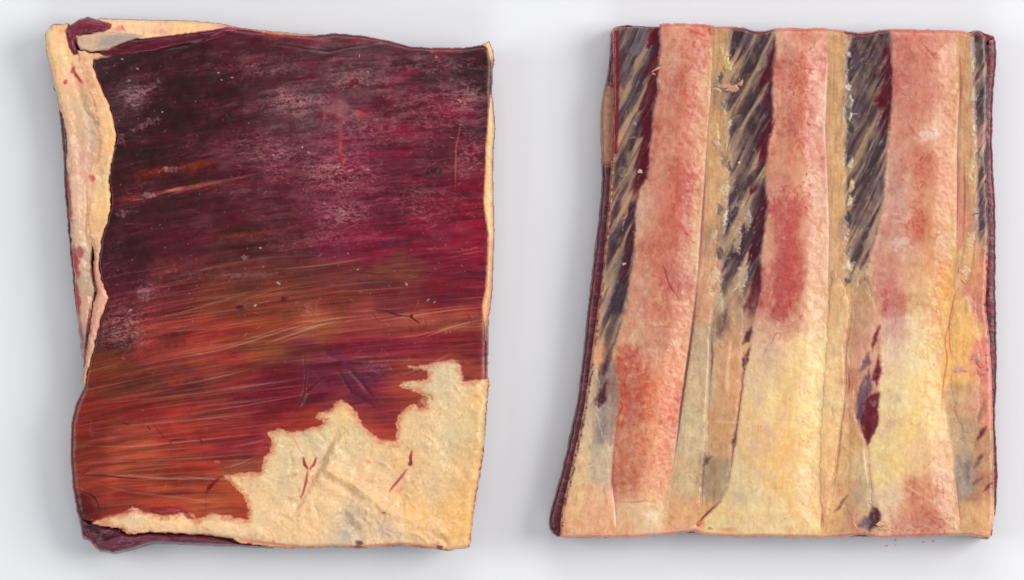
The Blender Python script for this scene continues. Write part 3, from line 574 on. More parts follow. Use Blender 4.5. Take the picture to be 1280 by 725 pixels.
def tint(poly, rgb, soft=1.0, warp=.6, amp=.25, sx=8, sy=8, seed=1):
    d = sdf(poly, L.X + warp * L.wx, L.Y + warp * L.wy); m = sm(-soft, soft, d)
    n_ = fbm(L.X / sx, L.Y / sy, seed, 4, .6)
    c = np.array(rgb, f32) * (1 + amp * n_[..., None]); m3 = m[..., None]
    L.c = L.c * (1 - m3) + c * m3; L.h += m * (.35 * n_ - .6 * L.h)
tint(STRIP, (84,18,36), 1.2, .6, .35, 24, 4, 71)
L.stroke([(200,62),(235,56),(262,48)], 1.4, (44,6,20), .7, 2, dh=-.8, hw=2.5); L.stroke([(165,60),(200,52),(240,46),(275,40)], 1.2, (126,40,60), .5, 2, dh=.3); L.stroke([(262,46),(272,42),(280,38)], 1.0, (176,100,104), .6, 1.2)
tint(FOLD, (116,34,56), 1.2, .5, .3, 9, 6, 72)
L.stroke([(88,40),(100,28),(116,28),(132,33)], 2.5, (146,64,84), .4, 4, dh=.4, hw=4); L.stroke([(92,62),(92,50),(100,40),(120,36)], 2, (84,16,34), .6, 3, dh=-.5, hw=3)
tint(TONGUE, (206,172,144), 1.0, .5, .12, 9, 7, 73)
L.poly([(125,46),(160,42),(172,46),(150,54),(132,60),(122,58)], (150,142,142), .65, 5); L.stroke([(98,46),(130,42),(160,42)], 1.2, (230,196,160), .6, 2, dh=.3)
L.blob(150,36,6,5,(206,120,124),.6); L.blob(140,38,10,5,(214,160,140),.5); L.blob(200,40,14,4,(222,150,130),.45); L.blob(290,37,12,3,(190,80,80),.6); L.stroke([(152,30),(154,36),(158,40)], .8, (170,60,76), .6, 1.2)
L.stroke([(210,25),(232,27),(260,30)], 1.2, (230,170,110), .5, 2)
for p, dh, hw in [([(62,45),(66,80),(76,115),(84,140),(92,180),(94,230),(96,280),(100,330),(103,380)], 1.3, 7), ([(102,75),(112,100),(124,125),(132,150),(134,180),(130,220),(125,260),(119,300)], 1.2, 7), ([(82,45),(86,70),(94,100),(104,125),(113,150),(114,190),(112,230)], -1.3, 5), ([(90,150),(98,175),(100,200)], -.7, 5), ([(125,200),(122,215),(128,230)], -.7, 4), ([(110,165),(122,175),(130,172)], -.7, 3), ([(126,340),(130,362),(124,385),(117,420)], .9, 5), ([(75,60),(80,100),(88,120)], .7, 5), ([(130,32),(180,32),(240,34)], .8, 6)]:
    L.stroke(resample_open(p, 24), 1, None, dh=dh, hw=hw, warp=1.0)
# blood and grooves on the rim
L.stroke([(90,80),(93,90),(99,100),(104,106)], 2.2, (150,24,30), .75, 2.2, warp=1.2); L.stroke([(88,92),(92,84)], 1.5, (160,40,40), .6, 2); L.blob(82,102,3.5,5,(190,50,56),.75,.3); L.blob(78,38,10,6,(232,160,116),.5)
L.stroke([(98,110),(102,125),(108,140),(118,150),(122,165)], 1.2, (160,134,104), .6, 2, dh=-.9, hw=3); L.blob(120,153,6,4,(160,120,90),.5)
for p in [[(84,215),(86,250),(89,280)],[(91,305),(95,330),(98,350)],[(93,350),(96,370),(99,395)]]: L.stroke(p, 3.2, (160,30,40), .75, 3, warp=1.6)
L.blob(100,316,6,10,(150,50,66),.6); L.blob(97,214,4,4,(228,160,140),.8,dh=.5); L.blob(115,222,6,5,(200,70,74),.6); L.blob(76,133,5,4,(216,120,120),.5); L.blob(105,196,10,9,(206,150,136),.5)
L.stroke([(108,230),(109,262),(107,290),(112,316)], .8, (166,120,90), .7, 1.2, dh=-1.0, hw=2); L.stroke([(119,230),(121,246),(119,262)], 1.2, (240,214,160), .4, 3)
L.stroke([(113,380),(110,410),(106,440),(104,462)], 1.5, (90,30,40), .8, 1.6, dh=-1.2, hw=2.2); L.stroke([(116,312),(115,330),(117,350),(121,364),(117,378)], 1.6, (84,24,40), .85, 1.8, dh=-1.0, hw=2.2)
L.stroke([(99,395),(102,420),(104,440)], 2.2, (130,90,100), .6, 3)
# the dark edge of the whole left slab's sheet at the top right
L.stroke([(300,38),(345,45),(395,47),(455,47),(510,60),(560,62),(606,60)], 2.6, (120,26,46), .55, 4, taper=False)
L.stroke([(330,52),(380,60),(410,64),(440,58),(480,52)], 1.0, (60,20,30), .5, 2, dh=-.6, hw=3); L.stroke([(330,45),(380,50),(420,55)], 3, (124,34,54), .4, 5, dh=.5, hw=5)

lab_l = 'dark red slab of beef ribs lying meat side up with yellow fat at one corner'
slab_l = root('beef_ribs', 345, 690, lab_l, 'meat')
def body_l(P, z, seed):
    n = len(P); nn = fbm(P[:, 0] / 14 + P[:, 1] / 14, np.full(n, z / 4.0), seed, 4)
    c = np.array((92, 34, 46), f32)[None] * (1 + .5 * nn[:, None])
    sp = sm(.25, .45, fbm(P[:, 0] / 5, P[:, 1] / 7 + z / 3.0, seed + 5, 3))[:, None] * .6; c = c * (1 - sp) + np.array((190, 140, 116), f32) * sp
    br = sm(560, 640, P[:, 0]) * .6 + sm(640, 670, P[:, 1]) * .0
    return c * (1 - br[:, None]) + np.array((200, 150, 100), f32) * br[:, None]
block('meat_block', slab_l, SIL_L, body_l, M_flesh, 3, top=7.0, inset=lambda P: 3.0 * (1 - sm(112, 104, P[:, 0]) * sm(95, 125, P[:, 1]) * sm(485, 465, P[:, 1])) + 3.5 * sm(540, 600, P[:, 0]))
SHEET = [(117,76)] + [(300,37),(345,42),(395,44),(420,42),(455,45),(485,51),(510,58),(540,60),(580,60),(602,57),(612,62),(615,80),(614,110),(613,147),(612,185),(611,217),(611,255),(613,292),(613,330),(611,360),(608,385),(608,410),(609,432),(608,480),(598,540),(560,610),(480,640),(400,650),(320,664),(240,658),(170,652),(120,652),(100,648),(96,640),(91,610),(88,570),(89,530),(95,505),(106,484)] + muscle_left[::-1][1:]
SHEET = [(122,66),(170,56),(230,46),(282,37)] + SHEET[1:]
patch('muscle_sheet', slab_l, L, SHEET, 0.5, 4.0, M_muscle, warp=.5, skirt=1.0, drop=5.0)
o = patch('fat_cap', slab_l, L, FAT_CAP, 0.9, 6, M_fat, warp=.8, skirt=1.0, drop=3.0, jag=jag * sm(2, 12, dL)); o['label'] = 'yellow fat cap with a ragged edge'
patch('fat_rim', slab_l, L, FAT_RIM, 2.2, 11, M_fat, warp=1.2, skirt=1.0, drop=6)
patch('fat_lip', slab_l, L, FAT_LIP, 2.6, 7, M_fat, warp=1.3, skirt=1.0, drop=6)
patch('fat_strip', slab_l, L, FAT_TOP, 1.6, 4, M_fat, warp=.6, skirt=1.0, drop=6)
patch('fat_strip', slab_l, L, FAT_RIGHT, 1.4, 3, M_fat, warp=.4, skirt=1.0, drop=6)
patch('muscle_strip', slab_l, L, STRIP, 1.7, 4, M_muscle, warp=.6, skirt=1.8, drop=5)
patch('fat_tongue', slab_l, L, TONGUE, 2.6, 4, M_fat, warp=.5, skirt=1.0, drop=6)
patch('muscle_fold', slab_l, L, FOLD, 3.6, 7, M_muscle, warp=.5, skirt=1.0, drop=8)
# purple flap hanging out under the bottom edge
FLAP = [(97,643),(112,652),(122,656),(147,661),(162,668),(190,666),(215,667),(265,671),(300,680),(338,684),(300,682),(240,680),(190,678),(170,684),(157,688),(140,691),(124,688),(117,683),(112,676),(103,673),(101,660)]
dfl = sdf(FLAP, L.X, L.Y)
flc = Canvas.__new__(Canvas); flc.__dict__.update(L.__dict__); flc.c = L.c.copy(); flc.h = L.h.copy() * 0; flc.base = np.full_like(L.base, -7.0)
nfl = fbm(L.X / 16, L.Y / 5, 81, 4, .6)
flc.c[:] = np.array((98, 40, 56), f32) * (1 + .32 * nfl[..., None]); flc.h += .7 * nfl
flc.stroke([(104,655),(118,664),(130,672),(150,668)], 4, (44,8,18), .85, 5, dh=-1.5, hw=5); flc.stroke([(120,682),(150,674),(190,670),(215,674)], 2.5, (130,70,86), .4, 4, dh=1.0, hw=4)
flc.stroke([(106,652),(112,662),(104,668)], 3, (50,8,18), .8, 4, dh=-.8, hw=4); flc.stroke([(122,672),(132,664),(140,660)], 1.0, (150,110,120), .5, 2, dh=.6); flc.stroke([(210,668),(214,674),(216,680)], 1.5, (60,16,30), .6, 2, dh=-.6)
flc.blob(105,672,3,2,(216,120,90),.8); flc.blob(119,682,3,2,(200,80,60),.8); flc.blob(200,676,60,3,(110,60,76),.4)
patch('muscle_flap', slab_l, flc, FLAP, 5.2, 9, M_muscle, warp=.4, skirt=3, drop=14)

# loose shreds of tissue
for i, (x, y, rx, ry, r, c) in enumerate([q for k_, q in enumerate([(273,91,2.2,1.6,.3,(206,160,140)),(250,96,2.8,1.4,-.5,(214,176,140)),(277,100,2,1.5,.5,(190,150,140)),(290,97,2.6,1.4,.2,(190,140,130)),(220,100,1.5,1.2,0,(214,170,140)),(203,140,1.6,1.2,0,(220,170,160)),(153,74,3,1.6,.2,(176,140,130)),(150,91,3,2.4,.8,(150,110,110)),(161,101,4,2,-.2,(170,130,120)),(172,86,3,2,.4,(150,110,104)),
        (376,100,2.2,1.8,.8,(216,140,124)),(449,70,1,3,.1,(206,176,140)),(460,90,2.6,1.5,.2,(206,180,150)),(345,147,4,1.4,.1,(206,190,160)),(378,184,1.2,2.4,.4,(226,190,160)),(386,191,3,1.6,.9,(220,160,140)),(305,322,3.4,1.8,-.3,(214,206,206)),(325,310,3,1.6,.1,(206,176,160)),(348,354,4,2,.5,(200,170,150)),(343,366,2.2,1.4,0,(206,150,130)),(319,382,2.6,2,-.5,(220,180,160)),
        (508,355,3.6,2.4,.8,(206,140,130)),(533,376,3,3,.4,(206,130,120)),(535,375,4,1.6,-.9,(196,130,120)),(543,378,3.4,1.6,-.8,(190,120,116)),(511,312,3,2,.3,(196,150,150)),(447,337,2,1.6,0,(190,160,160)),(435,317,2.4,.9,1.0,(190,140,130)),(460,577,5.5,4,.1,(228,180,150)),(545,71,3,3,.4,(206,110,100)),(575,126,4,2.6,.6,(196,150,140)),(183,367,4,2,.9,(206,160,150)),(163,388,4,1.4,-.4,(196,170,160)),(377,70,5,1,.4,(120,30,36)),(272,577,4,2.4,-.3,(220,130,110))]) if k_ % 3 != 1]):
    lump('tissue_shred', slab_l, L, x, y, rx * .75, ry * .7, .25, r, np.array(c) * .82, M_fat, 100 + i, .6)
vessel('vein', slab_l, L, [(465,387),(482,388),(496,394),(514,396),(524,403)], .5, (50,18,30), M_muscle, .6)
vessel('vein', slab_l, L, [(104,594),(130,594),(152,597),(170,598)], .6, (60,20,22), M_muscle, .6)
vessel('vein', slab_l, L, [(104,613),(118,621),(123,630),(125,640)], .7, (60,16,20), M_muscle, .6)
vessel('vein', slab_l, L, [(213,557),(214,550),(223,549),(232,549)], .6, (100,16,20), M_muscle, .6)

# ================================================================== RIGHT SLAB
R = Canvas(676, 18, 1260, 690, 0.9); R.gain = 0.93
rng = random.Random(9)
TOP_R = [(766,35),(790,31),(820,31),(860,29),(898,33),(930,35),(945,40),(955,39),(975,36),(1030,36),(1055,39),(1078,42),(1098,39),(1110,37),(1160,38),(1200,39),(1215,42),(1222,38),(1233,46),(1235,120),(1233,190),(1236,300),(1232,380),(1237,420),(1240,470),(1241,520),(1242,560),(1243,640),(1242,652),(1238,674),(1212,668),(1130,671),(1098,672),(1080,668),(1035,672),(960,670),(920,671),(880,668),(868,664),(800,671),(701,672),(702,645),(708,615),(716,580),(725,540),(731,510),(737,470),(742,430),(746,400),(751,365),(755,330),(758,295),(762,250),(765,200),(767,120),(767,60)]
SIL_R = [(764,33),(790,29),(820,30),(860,29),(900,32),(930,33),(955,38),(975,35),(1030,36),(1060,38),(1085,40),(1105,37),(1160,38),(1200,39),(1225,36),(1235,42),(1246,44),(1248,70),(1243,120),(1242,190),(1247,270),(1246,330),(1247,400),(1248,470),(1245,520),(1249,590),(1247,640),(1244,650),(1241,676),(1220,673),(1200,670),(1130,671),(1090,674),(1040,674),(1030,670),(960,670),(920,672),(880,672),(870,669),(800,672),(700,674),(688,666),(686,650),(695,615),(705,580),(713,540),(721,510),(727,460),(734,400),(739,350),(747,290),(753,230),(752,205),(751,140),(753,120),(760,95),(763,60)]
dR = sdf(TOP_R, R.X, R.Y); R_ = 7.0
R.base = (-0.28 * R_ * (1 - np.sqrt(1 - (1 - np.clip(dR / R_, 0, 1)) ** 2))).astype(f32)
R.base += (0.8 * fbm(R.X / 110, R.Y / 110, 45, 3)).astype(f32)

RIB1L = [(826,28),(825,45),(826,57),(824,77),(822,102),(824,112),(817,135),(816,160),(812,190),(812,205),(809,222),(800,237),(795,260),(794,290),(792,320),(787,350),(785,365),(780,387),(772,425),(770,455),(774,500),(770,525),(767,540),(766,570),(765,602),(769,632),(770,672)]
RIB1R = [(891,30),(891,47),(890,110),(885,160),(881,230),(877,280),(872,355),(867,400),(860,450),(851,512),(845,557),(840,595),(832,632),(826,672)]
RIB2L = [(972,34),(968,45),(970,60),(966,97),(966,130),(967,155),(960,185),(957,230),(960,255),(957,280),(951,320),(952,345),(952,362),(945,387),(940,415),(938,437),(932,460),(927,500),(922,520),(920,545),(915,570),(910,607),(902,627),(880,645),(869,662),(880,671)]
RIB2R = [(1036,34),(1037,60),(1034,110),(1032,160),(1035,230),(1037,280),(1036,330),(1035,375),(1036,420),(1030,470),(1026,520),(1024,580),(1028,672)]
RIB3L = [(1112,36),(1115,48),(1114,70),(1117,97),(1115,130),(1110,172),(1107,205),(1105,242),(1097,292),(1088,317),(1084,342),(1090,360),(1100,380),(1101,407),(1102,462),(1099,490),(1098,532),(1086,557),(1087,590),(1091,615),(1102,645),(1097,672)]
RIB3R = [(1197,37),(1200,110),(1197,172),(1197,230),(1196,317),(1187,375),(1183,425),(1178,462),(1180,500),(1190,557),(1196,620),(1202,672)]
RIBS = [RIB1L + RIB1R[::-1], RIB2L + RIB2R[::-1], RIB3L + RIB3R[::-1]]

zp = [(775,60,110,100,85),(795,60,100,90,88),(780,120,125,110,90),(800,110,80,70,72),(775,170,190,145,100),(790,170,110,95,85),(770,230,165,130,95),(785,220,110,95,80),(775,260,170,130,100),(765,300,130,110,85),(775,340,100,90,82),(757,370,190,165,125),(770,380,90,78,74),(750,400,190,155,115),(765,410,175,155,120),(745,440,210,165,120),(735,480,195,180,145),(760,480,140,120,108),(728,530,205,190,150),(755,530,160,150,135),(720,580,215,195,145),(750,580,195,185,155),(715,630,220,190,140),(745,630,222,184,144),(740,660,222,176,134),(710,660,222,180,136),
(897,60,165,140,95),(908,80,190,160,105),(900,110,120,105,85),(910,110,160,126,100),(900,160,190,155,105),(908,180,150,125,95),(895,200,190,160,110),(908,240,185,165,125),(890,260,200,165,115),(890,330,200,160,130),(905,290,130,115,100),(885,380,205,160,120),(897,380,180,165,135),(905,400,140,112,90),(880,430,190,175,140),(915,430,205,165,120),(875,480,200,185,145),(912,480,205,165,120),(865,540,200,190,150),(900,540,195,160,115),(855,600,200,185,140),(890,600,165,150,115),(850,640,215,180,130),(925,400,200,170,130),(925,360,200,170,130),
(930,60,80,66,66),(950,60,110,95,85),(935,100,130,110,72),(950,90,92,76,66),(930,150,150,125,80),(945,150,90,78,76),(930,190,120,100,84),(945,200,160,130,95),(925,240,140,120,92),(940,240,150,125,96),(920,280,112,94,84),(940,270,170,145,118),(915,320,104,88,80),(930,310,190,160,128),(920,350,150,125,100),(940,340,150,125,108),(935,395,150,120,110),(850,660,216,172,126),(880,650,210,170,120),
(1048,60,190,165,110),(1045,100,195,165,115),(1048,150,190,165,115),(1045,210,205,180,120),(1050,250,205,180,115),(1045,300,205,170,130),(1055,340,190,165,125),(1050,380,215,190,130),(1075,60,70,60,62),(1090,55,110,90,78),(1070,90,84,72,70),(1090,100,120,105,75),(1070,130,80,68,66),(1090,150,125,105,78),(1075,190,110,90,72),(1095,190,110,100,85),(1075,230,120,100,80),(1090,230,130,115,105),(1070,270,95,80,76),(1085,270,150,125,98),(1075,310,110,90,80),(1090,310,180,150,120),
(1075,350,190,160,115),(1075,390,180,150,115),(1085,400,205,165,135),(1065,430,180,140,110),(1075,450,205,160,130),(1062,470,185,135,100),(1065,510,195,155,115),(1060,560,195,160,105),(1072,580,205,190,145),(1055,610,200,160,110),(1075,620,190,175,135),(1060,650,190,150,115),(1085,620,190,170,130),(1085,580,206,186,140),(1042,640,214,180,120),(1045,420,224,202,146),(1048,460,232,210,154),(1046,500,226,208,150),(1042,540,232,206,146),(1038,580,230,200,140),(1034,620,226,190,136),(1052,440,220,200,148),(1040,400,222,192,140),
(1205,60,215,165,120),(1208,120,190,155,115),(1215,60,165,140,105),(1215,150,180,150,110),(1225,60,120,98,82),(1222,120,95,80,74),(1228,150,165,115,90),(1215,220,190,160,115),(1228,230,185,130,85),(1225,280,125,100,88),(1205,280,205,140,115),(1215,330,215,180,125),(1228,340,200,110,95),(1205,400,230,195,120),(1225,380,190,120,105),(1205,450,230,190,115),(1225,450,215,140,120),(1215,500,200,170,125),(1230,500,210,140,115),(1208,550,185,165,130),(1225,560,185,145,105),(1210,600,160,150,135),(1225,610,175,130,95),(1215,650,205,170,120),(1235,640,220,180,130)]
R.c = R.shep(zp, 12, .75)
# slanting fibres of the intercostal muscle, seen through the membrane
t_ = 0.89 * R.X + 0.45 * R.Y + 3 * fbm(R.X / 40, R.Y / 40, 50, 2); s_ = 0.45 * R.X - 0.89 * R.Y
st1 = fbm(t_ / 11.0, s_ / 150, 51, 3, .5); st2 = fbm(t_ / 3.2, s_ / 45, 52, 3)
lower = sm(430, 330, R.Y)                       # muscle shows above, fat hides it below
zx = np.zeros_like(R.X)
for (ym, xa, xb) in [(0, 0, 0)]: pass
def zone_mask(left, right, ya, yb, soft=4):
    l = np.interp(R.Y[:, 0], [p[1] for p in left], [p[0] for p in left])[:, None]; r = np.interp(R.Y[:, 0], [p[1] for p in right], [p[0] for p in right])[:, None]
    return sm(l - soft, l + soft, R.X) * sm(r + soft, r - soft, R.X) * sm(ya - 20, ya + 5, R.Y) * sm(yb + 30, yb - 30, R.Y)
z0 = zone_mask([(770,30),(768,200),(760,300),(750,400),(742,500)], RIB1L, 10, 420)
z1 = zone_mask([(915,30),(905,100),(912,200),(905,300),(900,360)], RIB2L, 10, 370)
z2 = zone_mask([(1058,30),(1056,200),(1058,300),(1062,360)], RIB3L, 10, 350)
z3 = zone_mask([(1215,30),(1220,200),(1222,300)], [(1236,30),(1236,320)], 10, 310)
inter = np.clip(z0 + z1 + z2 + z3, 0, 1)
def layr(m, rgb):
    m = np.clip(m, 0, 1)[..., None]; R.c = R.c * (1 - m) + np.array(rgb, f32) * m
soft_n = fbm(R.X / 16, R.Y / 28, 54, 3)
R.c *= 1 - inter[..., None] * np.array((.02, .04, -.08), f32)
layr(inter * sm(-.22, .16, st1 + .45 * soft_n) * .82, (54, 36, 44))
layr(inter * sm(0.05, .30, -st1 + .40 * soft_n) * .68, (182, 150, 112))
layr(inter * sm(.05, .45, fbm(R.X / 12, R.Y / 22, 60, 3)) * .38, (148, 126, 88))
layr(inter * sm(.1, .35, fbm(t_ / 5, s_ / 90, 56, 3)) * .38, (128, 114, 106))
layr(inter * sm(.1, .35, -fbm(t_ / 5, s_ / 90, 56, 3)) * .42, (44, 26, 38))
layr(inter * sm(.2, .5, st2) * .22, (160, 140, 122))
layr(inter * sm(.05, .5, fbm(R.X / 18, R.Y / 26, 53, 4)) * .25, (104, 94, 98))
for left, ya, yb in ((RIB1L, 30, 245), (RIB2L, 45, 205), (RIB2L, 235, 300), (RIB3L, 60, 165), (RIB1L, 255, 360), (RIB2L, 300, 395)):
    l = np.interp(R.Y[:, 0], [p[1] for p in left], [p[0] for p in left])[:, None]
    dd = l - R.X; saw = fbm(t_ / 13, s_ / 120, 58, 2)
    layr(sm(-2, 0, dd) * sm(3, -3, dd - 10 - 22 * saw) * sm(ya - 12, ya + 6, R.Y) * sm(yb + 8, yb - 14, R.Y) * .92, (74, 10, 28) if yb < 250 else (62, 18, 32))
R.h += inter * (-.35 * sm(-.1, .3, st1) + .08 * st2 - .5)
# fresh dark-red muscle bared beside the ribs
RED = (78, 8, 26); SLATE = (58, 42, 52)
for p, c in [([(812,40),(824,34),(823,48),(815,62),(808,60)],RED),([(826,55),(825,70),(812,90),(802,100),(808,80)],RED),([(822,98),(824,112),(816,132),(806,152),(796,160),(804,128)],RED),([(816,142),(815,160),(800,172),(803,155)],RED),([(812,172),(814,208),(806,219),(795,232),(786,242),(796,215),(804,188)],RED),([(797,256),(795,268),(783,287),(768,302),(777,280)],SLATE),([(794,288),(791,312),(785,342),(780,357),(771,350),(780,315)],(66,26,38)),([(785,362),(778,390),(764,394),(763,374),(772,352)],SLATE),([(767,430),(764,450),(755,470),(750,466),(760,440)],(72,38,48)),([(760,474),(757,500),(748,510),(743,502),(750,485)],(62,24,38)),
        ([(970,48),(968,78),(962,98),(950,118),(945,112),(955,85),(962,65)],RED),([(966,105),(963,118),(952,132),(956,118)],RED),([(967,148),(966,162),(955,180),(942,192),(947,175),(958,155)],RED),([(957,236),(962,252),(956,268),(945,281),(936,287),(947,265)],(66,10,28)),([(958,273),(957,290),(950,306),(940,320),(934,313),(945,295)],(60,14,30)),([(953,332),(955,350),(950,370),(932,389),(929,383),(942,357)],(66,10,28)),([(940,408),(938,426),(929,430),(930,420)],(60,26,40)),([(939,432),(935,452),(930,462),(928,450)],(58,14,30)),
        ([(1114,66),(1112,78),(1103,91),(1095,97),(1104,80)],RED),([(1117,92),(1115,106),(1105,119),(1094,133),(1091,127),(1103,108)],(80,14,30)),([(1114,123),(1110,141),(1100,157),(1097,152),(1104,138)],RED),([(1098,290),(1108,296),(1098,312),(1092,314)],(120,70,80)),
        ([(1101,406),(1096,425),(1089,440),(1092,418)],(76,8,26)),([(1098,444),(1103,465),(1096,482),(1089,474)],(78,10,28)),([(1101,488),(1098,532),(1085,557),(1073,530),(1084,496)],(78,10,28)),([(1086,462),(1090,488),(1078,506),(1069,509),(1074,484)],(88,66,86)),([(1086,440),(1088,455),(1072,468),(1078,452)],(110,90,104)),([(1084,500),(1076,530),(1069,522),(1073,506)],(84,56,78)),([(1092,634),(1102,640),(1100,656),(1087,664),(1080,656)],(60,26,44)),([(1080,645),(1090,650),(1085,664),(1072,658)],(110,90,100)),([(1048,632),(1058,620),(1052,634),(1043,640)],(90,62,60)),
        ([(1233,532),(1230,542),(1222,550),(1224,540)],(84,20,36)),([(1230,566),(1226,578),(1218,584),(1222,572)],(90,60,68)),([(1228,596),(1220,604),(1214,612),(1216,602)],(110,90,92)),([(1240,604),(1236,610),(1228,614),(1234,606)],(110,20,30)),
        ([(920,540),(922,548),(917,558),(914,552)],(70,44,56)),([(888,572),(886,578),(879,582),(882,574)],(74,50,60)),([(1220,130),(1228,150),(1222,170),(1217,150)],(84,70,72)),([(1217,70),(1222,55),(1226,70),(1222,85)],(90,80,72)),([(1234,240),(1230,262),(1224,285),(1222,262)],(100,80,80))]:
    R.poly(p, c, .85, 2.6, 1.2, dh=-.25)
for (x, y, rx, ry, a) in [(775,60,16,20,.35),(800,90,10,26,.25),(785,225,12,18,.2),(935,70,14,18,.35),(930,130,10,26,.2),(1072,72,14,22,.5),(1068,110,10,30,.4),(1066,150,8,14,.4),(1060,275,8,16,.5),(1088,235,6,26,.25),(1062,350,6,10,.5),(1225,130,5,30,.4),(762,415,8,16,.3),(750,540,10,30,.25),(902,300,6,30,.35),(900,390,6,24,.35),(905,130,8,10,.4)]:
    R.blob(x, y, rx, ry, (72, 60, 66), a, 0.35, .9, warp=1.5)
for p, w_, a in [([(778,352),(770,385),(763,420),(756,455),(748,490),(744,508)], 5, .5), ([(786,290),(776,330),(770,360)], 6, .4), ([(908,385),(903,405),(897,425)], 4, .5), ([(918,330),(908,355),(903,372)], 5, .45), ([(1074,290),(1070,320),(1062,350)], 5, .45), ([(934,440),(931,460),(928,480)], 2.5, .6), ([(1232,500),(1222,530)], 3, .35), ([(1214,560),(1208,590),(1212,615)], 3.5, .35)]:
    R.stroke(resample_open(p, 16), w_, (70, 56, 62), a, 5, warp=1.6)
# loose white-gold connective shreds in the seams
for _ in range(420):
    z = rng.choice([(912,60,360,8),(912,60,360,8),(1059,40,340,5),(1059,40,340,5),(1217,60,320,4),(790,60,330,14),(940,60,330,14),(1085,60,330,14),(905,380,460,8)])
    x = rng.gauss(z[0], z[3]); y = rng.uniform(z[1], z[2]); a0 = rng.gauss(-1.15, .35); l = rng.uniform(3, 12)
    R.stroke([(x, y), (x + l * .5 * math.cos(a0), y + l * .5 * math.sin(a0)), (x + l * math.cos(a0 + .2), y + l * math.sin(a0 + .2))], rng.uniform(.4, 1.0), rng.choice([(206,190,160),(196,170,130),(170,160,156),(150,140,140)]), rng.uniform(.15, .55), 1.0, dh=.12)
for _ in range(150):                                  # long light fascia lines along the slant
    z = rng.choice([(788,60,340,20),(938,50,340,22),(1085,50,320,20),(1228,60,300,6)])
    x = rng.gauss(z[0], z[3] * .6); y = rng.uniform(z[1], z[2]); l = rng.uniform(12, 40); a0 = -1.1 + rng.gauss(0, .1)
    R.stroke([(x, y), (x + l * .5 * math.cos(a0), y + l * .5 * math.sin(a0)), (x + l * math.cos(a0 + .05), y + l * math.sin(a0 + .05))], rng.uniform(.4, .9), rng.choice([(190,164,126),(170,150,120),(140,128,122),(48,34,42)]), rng.uniform(.10, .32), 1.0, dh=.1)

# ---- ribs
r1 = [(840,50,215,165,135),(870,50,205,130,110),(840,38,222,140,120),(875,36,224,130,110),(840,120,205,140,115),(860,120,205,120,100),(885,120,215,165,120),(840,180,205,130,110),(880,180,218,160,118),(855,240,196,94,82),(875,250,215,170,125),(830,230,206,140,118),(810,260,210,165,140),(840,290,200,110,95),(865,320,210,165,130),(820,330,205,125,105),(850,340,192,112,100),(800,340,205,145,115),(820,400,205,140,115),(850,400,215,150,120),(790,400,205,145,115),(820,430,195,130,115),(790,460,200,108,84),(840,460,225,150,120),(785,500,195,100,75),(830,500,228,138,108),(790,560,205,125,95),(830,560,225,145,110),(780,600,190,110,85),(815,610,225,155,115),(790,640,215,165,130),(820,650,215,180,140),(780,665,228,160,120)]
r2 = [(985,50,220,170,145),(1010,50,220,160,135),(1000,38,226,140,116),(985,80,210,130,115),(1010,90,210,124,108),(1022,100,225,170,145),(985,130,215,150,125),(1005,150,205,118,102),(1022,150,225,180,155),(985,200,220,150,120),(1010,230,225,180,150),(1030,200,210,140,115),(975,230,215,155,130),(985,260,195,88,86),(980,300,188,76,80),(985,340,188,80,80),(968,300,214,160,130),(1010,290,225,175,145),(1020,330,225,180,145),(975,380,190,100,95),(985,400,205,140,120),(1015,390,230,185,145),(1030,400,225,180,140),(965,420,210,160,135),(1000,440,235,195,145),(1040,420,215,200,140),(960,460,215,175,140),(1000,470,235,195,130),(1030,470,232,204,146),(960,500,230,190,130),(1010,510,235,200,130),(1035,500,222,206,146),(950,550,220,170,120),(990,550,235,185,115),(1020,550,236,206,138),(930,600,215,185,140),(970,590,230,180,110),(1010,600,235,195,135),(960,640,225,190,140),(1010,640,235,190,125),(900,650,220,185,130)]
r3 = [(1130,55,210,140,125),(1165,55,215,150,135),(1150,42,226,140,116),(1185,70,225,175,145),(1130,90,205,125,115),(1165,90,215,160,140),(1190,100,220,170,125),(1130,130,205,140,125),(1160,120,215,155,130),(1185,130,220,165,120),(1130,160,215,150,130),(1160,160,225,190,165),(1130,190,215,165,150),(1145,200,194,118,100),(1180,190,225,170,125),(1125,220,215,175,160),(1150,240,215,160,130),(1180,230,225,165,125),(1120,280,215,165,150),(1145,280,196,104,88),(1175,280,225,185,130),(1130,310,215,175,155),(1170,310,230,190,130),(1110,345,212,150,132),(1140,345,225,190,140),(1180,350,225,160,84),(1115,370,206,126,118),(1150,370,225,190,140),(1180,380,225,165,88),(1120,410,215,165,150),(1150,410,230,200,155),(1170,400,225,170,110),(1120,450,225,190,165),(1150,450,235,205,140),(1175,440,225,165,100),(1120,490,230,205,155),(1160,490,230,180,108),(1110,540,225,190,135),(1150,530,230,190,125),(1190,520,225,185,130),(1110,590,230,195,125),(1150,580,225,175,125),(1180,580,225,165,130),(1110,630,225,190,165),(1145,620,205,132,106),(1175,620,215,150,125),(1120,655,220,150,130),(1160,655,205,130,105),(1190,650,215,165,130)]
n1 = fbm(R.X / 12, R.Y / 16, 161, 4, .6); n2 = fbm(R.X / 4, R.Y / 5, 162, 4, .6); n3 = fbm(R.X / 34, R.Y / 46, 163, 3)
ribm = np.zeros_like(R.X); ribd = []
